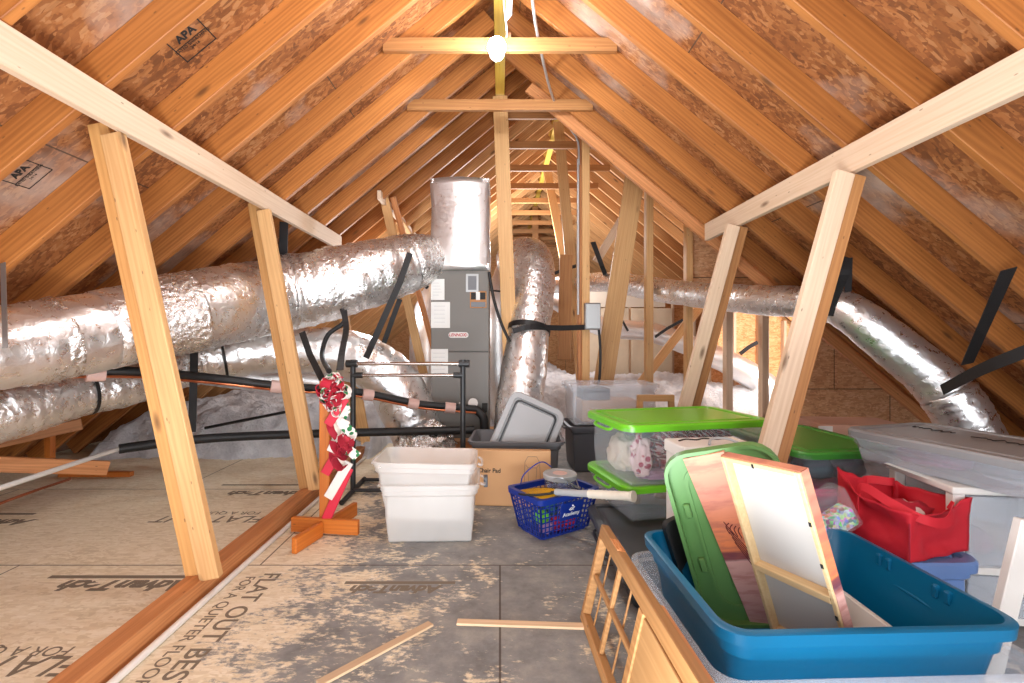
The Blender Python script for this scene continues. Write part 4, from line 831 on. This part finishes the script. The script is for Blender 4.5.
# leaning green lid
def lean(tl, lowp, ur, length):                        # local X = width, local Y = up along the lean, Z toward the camera side
    v = (tl-lowp).normalized(); u = ur-tl; u = (u-v*u.dot(v)).normalized(); M = Matrix((u, v, u.cross(v))).transposed().to_4x4(); M.translation = tl-v*length; return M
GM = lean(at(665, 459, 1.843), at(707, 606, 1.872), at(750, 447, 1.727), .64)
t = thing('tote_cover', 'moss green tote lid leaning in the blue bin behind the sunset canvas', 'lid', GM)
GW, GL = .36, .66
G2 = GM @ T(GW/2, GL/2-.02, 0)
bm = lid_bm(GW, GL, .07, False, .010, .03)
for v in bm.verts: v.co.z *= -1
mk('panel', bm, M_moss, t, G2, True)
bm = bmesh.new(); loft(bm, [rrect(GW+2*s, GL+2*s, .06, z_) for s, z_ in ((-.045, .002), (-.045, .010), (-.058, .010), (-.058, .002))], closed=True); mk('stiffening_rib', bm, M_moss, t, G2, True)
for y_ in (-.1, .12): mk('latch_tab', BX(-.012, .012, -.028, .028, 0, .018, .004), M_moss, t, G2 @ T(-GW/2+.03, y_, 0))
bm = bmesh.new(); tube(bm, spline([(-GW/2+.11, .24, .005), (-GW/2+.10, .16, .005), (-GW/2+.12, .0, .005), (-GW/2+.12, -.2, .005)], 6), .006, 8); mk('stiffening_rib', bm, M_moss, t, G2, True)
# canvases
def canvas(M, Wd, Ht, lab, bars, seed):
    t = thing('stretched_canvas', lab, 'canvas', M)
    d = .036; th = .0025
    bm = bmesh.new()
    if bars: box(bm, 0, Wd, 0, Ht, -th, 0); box(bm, 0, th, 0, Ht, 0, d*.8); box(bm, Wd-th, Wd, 0, Ht, 0, d*.8); box(bm, 0, Wd, Ht-th, Ht, 0, d*.8); box(bm, 0, Wd, 0, th, 0, d*.8)
    else: box(bm, 0, Wd, 0, Ht, -d, 0)
    mk('painted_sheet', bm, M_sun, t, M)
    if bars:
        mk('canvas_back', BX(th, Wd-th, th, Ht-th, .0003, .003, 0), M_canvas, t, M); b = .017
        for x0, x1, y0, y1 in ((th, b, th, Ht-th), (Wd-b, Wd-th, th, Ht-th), (b, Wd-b, th, b), (b, Wd-b, Ht-b, Ht-th), (b, Wd-b, Ht*.36, Ht*.36+.024)):
            mk('stretcher_bar', BX(x0, x1, y0, y1, .003, d, .002), M_bar, t, M)
        bm = bmesh.new()
        for x_, y_ in ((Wd-.012, Ht*.3), (Wd-.012, Ht*.55), (Wd-.012, Ht*.75), (Wd*.45, Ht-.012)): box(bm, x_-.004, x_+.004, y_-.007, y_+.007, d, d+.0015)
        mk('staples', bm, M_ink, t, M)
    else:
        bm = bmesh.new(); rr_ = random.Random(seed)
        for k in range(5):
            x0 = Wd*(.62+.05*k); tube(bm, spline([(x0+.05, .05, .001), (x0, Ht*.35, .001), (x0-.03-.01*k, Ht*(.5+.03*k), .001)], 5), .0016, 4)
        for k in range(16): a = rr_.random(); x0 = Wd*(.70+.2*rr_.random()); y0 = Ht*(.15+.2*a); tube(bm, [(x0, y0, .001), (x0+.03*(rr_.random()-.5), y0+.04, .001)], .002, 4)
        for k in range(4): tube(bm, spline([(Wd*.62-.012*k, Ht*(.52+.01*k), .001), (Wd*.60-.012*k, Ht*(.56+.01*k), .001), (Wd*.66-.01*k, Ht*(.58+.01*k), .001)], 4), .0018, 4)
        mk('painted_reeds', bm, plain('reed_paint', srgb(110, 34, 30), .6), t, M)
    return t
canvas(lean(at(683, 459, 1.80), at(753, 629, 1.81), at(723, 452, 1.72), .69), .148, .69, 'sunset canvas with dark reeds leaning in the blue bin, painted side showing', False, 5)
canvas(lean(at(727, 452, 1.66), at(778, 629, 1.68), at(806, 468, 1.385), .64), .298, .64, 'canvas turned to show its white back and pine stretcher bars', True, 6)
# black tray and white box lid in the bin
TM2 = lean(at(658, 520, 1.905), at(684, 600, 1.905), at(690, 517, 1.935), .30)
bm = bmesh.new(); loft(bm, [[V((p.x+.05, p.y+.14, z_)) for p in rrect(.09+2*s, .30+2*s, .03, 0)] for s, z_ in ((0, 0), (.0, .03), (-.012, .03), (-.016, .012))]); mk('black_tray', bm, M_black, None, TM2, True, label='black plastic tray wedged beside the green lid in the blue bin', category='tray')
mk('white_panel', BX(-.015, .015, -.16, .16, 0, .20, .004), M_white, None, T(1.17, 1.66, .055, 0) @ Matrix.Rotation(.35, 4, 'Y'), label='white panel low in the blue bin beside the canvas back', category='panel')

# framed wooden door leaning on the clear tote
f0 = V((.345, 1.98, 0)); ft = V((.435, 1.98, .385)); fd = V((.03, -1, 0)).normalized()
FM = frame(f0, f0+fd, ft-f0); Ld, Hd = 1.05, .395
t = thing('framed_door', 'narrow pine door on its side with open lights, leaning near the blue bin', 'door panel', FM)
th = .017
def fb(nm, x0, x1, z0, z1, y0=-th, y1=th, mt=M_frame): return mk(nm, BX(x0, x1, y0, y1, z0, z1, .003), mt, t, FM)
fb('rail', 0, Ld, Hd-.05, Hd); fb('rail', 0, Ld, 0, .035); fb('stile', 0, .03, .035, Hd-.05); fb('stile', .52, .56, .035, Hd-.05); fb('stile', Ld-.06, Ld, .035, Hd-.05)
fb('muntin', .03, .52, .185, .203, -.010, .006); fb('muntin', .262, .282, .035, Hd-.05, -.010, .006); fb('muntin', .10, .112, .035, Hd-.05, .008, .014); fb('muntin', .37, .382, .035, Hd-.05, .008, .014)
fb('solid_panel', .56, Ld-.06, .05, Hd-.06, -.012, .012, M_wood2)
mk('thin_panel', BX(.57, 1.0, -.007, .007, 0, Hd-.014, .002), M_plate, None, FM @ Matrix.Translation((0, .028, .006)), label='thin brown panel tucked behind the framed door', category='panel')
bm = bmesh.new(); tube(bm, [(.16, -.006, Hd+.003), (.24, -.006, Hd+.003)], .005, 6); box(bm, .15, .25, -.02, .012, Hd, Hd+.003); mk('hinge', bm, M_plate, t, FM)

# ------------------------------------------------------------------ right hand group
# drawer cart
KM = T(2.12, 2.08, 0, -.12)
t = thing('drawer_cart', 'white plastic drawer cart under the long flat tote', 'drawer cart', KM)
kw, kd, kh = .56, .38, .56
for sx_ in (-1, 1):
    for sy_ in (-1, 1): mk('post', BX(-.022, .022, -.022, .022, 0, kh-.03, .004), M_white, t, KM @ T(sx_*(kw/2-.022), sy_*(kd/2-.022), 0))
mk('top', BX(-kw/2-.01, kw/2+.01, -kd/2-.01, kd/2+.01, kh-.03, kh, .008, 2), M_white, t, KM)
for z_ in (.05, .245): mk('shelf', BX(-kw/2, kw/2, -kd/2, kd/2, z_-.035, z_-.005, .004), M_white, t, KM)
for i, z_ in enumerate((.05, .245)):
    hh = .18 if i == 0 else .30
    bm = bmesh.new(); loft(bm, [rrect(kw-.10+2*s, kd-.02, .02, zz) for s, zz in ((-.01, z_), (0, z_+hh-.02), (-.004, z_+hh-.02), (-.014, z_+.004))]); dr = mk('drawer', bm, M_clearm, t, KM, True)
    mk('drawer_front', BX(-kw/2+.046, kw/2-.046, -kd/2-.012, -kd/2-.004, z_, z_+hh-.02, .003), M_clearm, dr, KM)
for k, (x_, z_, m_, lb) in enumerate(((.02, .28, M_card, 'brown bundle in the upper drawer of the white cart'), (-.12, .28, M_red, 'reddish cloth in the upper drawer of the white cart'), (.0, .09, M_dgrey, 'grey cloth in the lower drawer of the white cart'))):
    bm = bmesh.new(); blob(bm, (0, 0, 0), (.09, .11, .05), .3, 2, 3, k+80); mk('stored_cloth', bm, m_, None, KM @ T(x_, -.02, z_+.025), 'all', label=lb, category='cloth')
board('slanted_board', at(988, 684, 1.6)+V((0, 0, .01)), at(1027, 520, 1.6), .065, .03, (1, 0, 0), M_white, label='pale slanted board at the picture edge, before the white drawer cart', category='board')
# long flat tote on the cart
a1, a2 = at(850, 431, 2.37), at(905, 421, 2.63); ax = V((.17, -.62, 0)).normalized(); px_ = V((-ax.y, ax.x, 0))
FZ = kh; FH = .15; FLn, FW = 1.12, .52; fc = V((1.715, 2.37, 0))+ax*FLn/2+V((-ax.y, ax.x, 0))*FW/2
FTM = T(fc.x, fc.y, FZ, math.atan2(ax.y, ax.x))
t = tote('underbed_tote', 'long flat clear tote with a grey lid lying on the drawer cart', FTM, FLn, FW, FH-.012, .035, M_clearm, M_greym)
lidp = [c for c in t.children if c.name.startswith('lid')][0]
def scrib(x0, x1, y_, seed, n=18):
    r_ = random.Random(seed); return spline([V((x0+(x1-x0)*i/n, y_+(.028*(r_.random()-.5) if r_.random() > .25 else .05*(r_.random()-.5)), .018)) for i in range(n+1)], 3)
bm = bmesh.new(); tube(bm, scrib(-.47, -.30, .05, 2), .0025, 5); tube(bm, scrib(-.22, .02, .04, 4), .0025, 5); tube(bm, scrib(.05, .10, .04, 6, 6), .0025, 5); mk('handwriting', bm, M_ink, lidp, FTM @ T(0, 0, FH-.008), True)
for k, (x_, y_, sx_, m_, lb) in enumerate(((-.3, -.08, .16, M_purp, 'pinkish folded cloth in the long flat tote'), (.05, -.06, .22, M_greyl, 'grey rolled item in the long flat tote'), (-.1, .1, .2, M_cream, 'cream cloth at the back of the long flat tote'))):
    bm = bmesh.new(); blob(bm, (0, 0, 0), (sx_, .1, .036), .25, 2, 3, k+90); mk('stored_cloth', bm, m_, None, FTM @ T(x_, y_, .055), 'all', label=lb, category='cloth')
mk('paper_sheet', BX(-.10, .10, -.05, .05, -.001, .001, 0), M_paper, None, T(1.845, 2.13, .566, math.atan2(ax.y, ax.x)) @ Matrix.Rotation(.12, 4, 'Y'), label='white paper sticking out below the long flat tote', category='paper')
# lavender tote and red bag
VM = T(1.64, 2.02, 0, .0)
tote('storage_tote', 'lavender blue tote under the red shopping bag', VM, .40, .36, .285, .03, M_lav, M_lav, M_lav)
GB = T(1.655, 1.985, .311, 0)
t = thing('tote_bag', 'red fabric shopping bag slumped on the lavender tote', 'bag', GB)
BQ = [(-.125, -.19, .192), (.215, -.08, .216), (.15, .20, .195), (-.185, .11, .285)]      # corners: x, y, top height
nR, nE = 14, 18; bm = bmesh.new()
def bag_ring(v, ins):
    out = []
    for i in range(4):
        A, B = BQ[i], BQ[(i+1) % 4]
        for k in range(nE):
            u = k/nE; us = u*u*(3-2*u)*.35+u*.65
            x, y, h = A[0]+(B[0]-A[0])*us, A[1]+(B[1]-A[1])*us, A[2]+(B[2]-A[2])*u
            ed = math.sin(u*math.pi); h += (-.030, -.018, -.02, -.035)[i]*ed+.012*noise.noise(V((x*15, y*15, 1)))
            c = V((x, y, 0)).normalized(); d = .012*ed*noise.noise(V((x*9, y*9, v*2.5)))*2-.018*ed*math.sin(v*math.pi)*(1 if i != 1 else .3)
            f = 1-.04*(1-v); p = V((x*f, y*f, h*v))+c*(d-ins)
            p += V((noise.noise(p*22), noise.noise(p*22+V((9, 0, 0))), 0))*.006
            if i in (2, 3) and v > .75: p += V((-.02, 0, 0))*(v-.75)*4*(ed if i == 3 else ed*.5)
            out.append(p)
    return out
loft(bm, [bag_ring(j/nR, 0) for j in range(nR+1)]+[bag_ring(j/nR*.99+.01, .006) for j in range(nR, 1, -1)], True, True); mk('bag_body', bm, M_bagred, t, GB, 'all')
for P_ in ([(-.178, -.00, .13), (-.176, -.02, .235), (-.135, -.11, .205), (-.07, -.185, .165), (.03, -.175, .150), (.085, -.14, .19), (.09, -.12, .20)], [(-.03, .175, .15), (-.02, .16, .21), (.05, .12, .215), (.10, .15, .20), (.12, .19, .14)]):
    bm = bmesh.new(); ribbon(bm, spline(P_, 6), (.2, .3, 1), .034, .003); mk('handle', bm, M_bagred, t, GB, True)
bm = bmesh.new(); tube(bm, [V((-.128, -.196, .004)), V((-.130, -.198, .08)), V((-.126, -.193, .15))], .003, 6); mk('corner_piping', bm, M_red, t, GB, True)
bm = bmesh.new(); blob(bm, (.03, .02, .11), (.11, .07, .06), .35, 3, 3, 7); mk('bag_filling', bm, M_redw, None, GB, 'all', label='red wrapped item inside the red shopping bag', category='item')
# beads pouch
QM = T(1.40, 1.995, .345, .1) @ Matrix.Rotation(-.5, 4, 'Y')
t = thing('bead_case', 'clear plastic case of coloured beads tilted behind the blue bin', 'case', QM)
mk('case_shell', BX(-.10, .10, -.045, .045, 0, .18, .012, 2), M_clear, t, QM); bm = bmesh.new(); box(bm, -.09, .09, -.038, .038, .008, .085); bev(bm, .01, 2); mk('beads', bm, M_bead, t, QM, kind='stuff')
tote('storage_tote', 'small dark blue crate propping up the bead case behind the blue bin', T(1.34, 2.08, 0, .05), .22, .20, .345, .02, plain('navy_plastic', srgb(40, 70, 130), .4))
# second green lid tote on pink tote
PM2 = T(1.83, 2.93, 0, .12)
tote('storage_tote', 'tote with a bright pink lid under the second green-lidded tote', T(1.76, 2.84, 0, .10), .58, .68, .335, .03, M_pink, M_pink, M_pink)
tote('storage_tote', 'clear tote with a dark green lid on the pink-lidded tote', T(1.83, 2.90, .352, .10), .56, .74, .19, .03, M_clear, M_green, M_green)
for k, (x_, y_, m_, lb) in enumerate(((-.1, -.2, M_teal, 'teal cloth in the dark green-lidded tote'), (.08, -.22, M_dgrey, 'grey striped cloth in the dark green-lidded tote'), (0, .1, M_cream, 'cream cloth at the back of the dark green-lidded tote'))):
    bm = bmesh.new(); blob(bm, (0, 0, 0), (.1, .1, .07), .3, 2, 3, k+100); mk('stored_cloth', bm, m_, None, T(1.83, 2.90, .352, .10) @ T(x_, y_, .085), 'all', label=lb, category='cloth')
# pinkish carton at the back
t = thing('cardboard_box', 'pinkish cardboard box with a white end behind the dark green lid', 'box', T(2.75, 3.72, 0, -.15))
M = T(2.72, 3.78, 0, -.12); mk('carton', BX(-.28, .34, -.2, .2, 0, .50, .004), plain('pink_card', srgb(206, 160, 138), .8), t, M); mk('white_end', BX(-.30, -.20, -.205, -.198, .02, .49, .001), M_paper, t, M); mk('flap', BX(-.28, .34, -.32, -.2, -.003, .003, .001), plain('pink_card_flap', srgb(206, 160, 138), .8), t, M @ T(0, 0, .50) @ Matrix.Rotation(-.3, 4, 'X') if False else M @ Matrix.Translation((0, .4, .5)) @ Matrix.Rotation(.35, 4, 'X'))
bm = bmesh.new(); blob(bm, (0, 0, 0), (.17, .12, .10), .4, 3, 3, 111); mk('paper_filling', bm, M_cream, None, T(2.36, 3.10, .44, 0), 'all', label='crumpled cream packing beside the dark green lid', category='packing')
tote('storage_tote', 'clear bin of packing paper behind the red bag', T(2.32, 3.12, 0, .1), .40, .40, .40, .03, M_clearm)
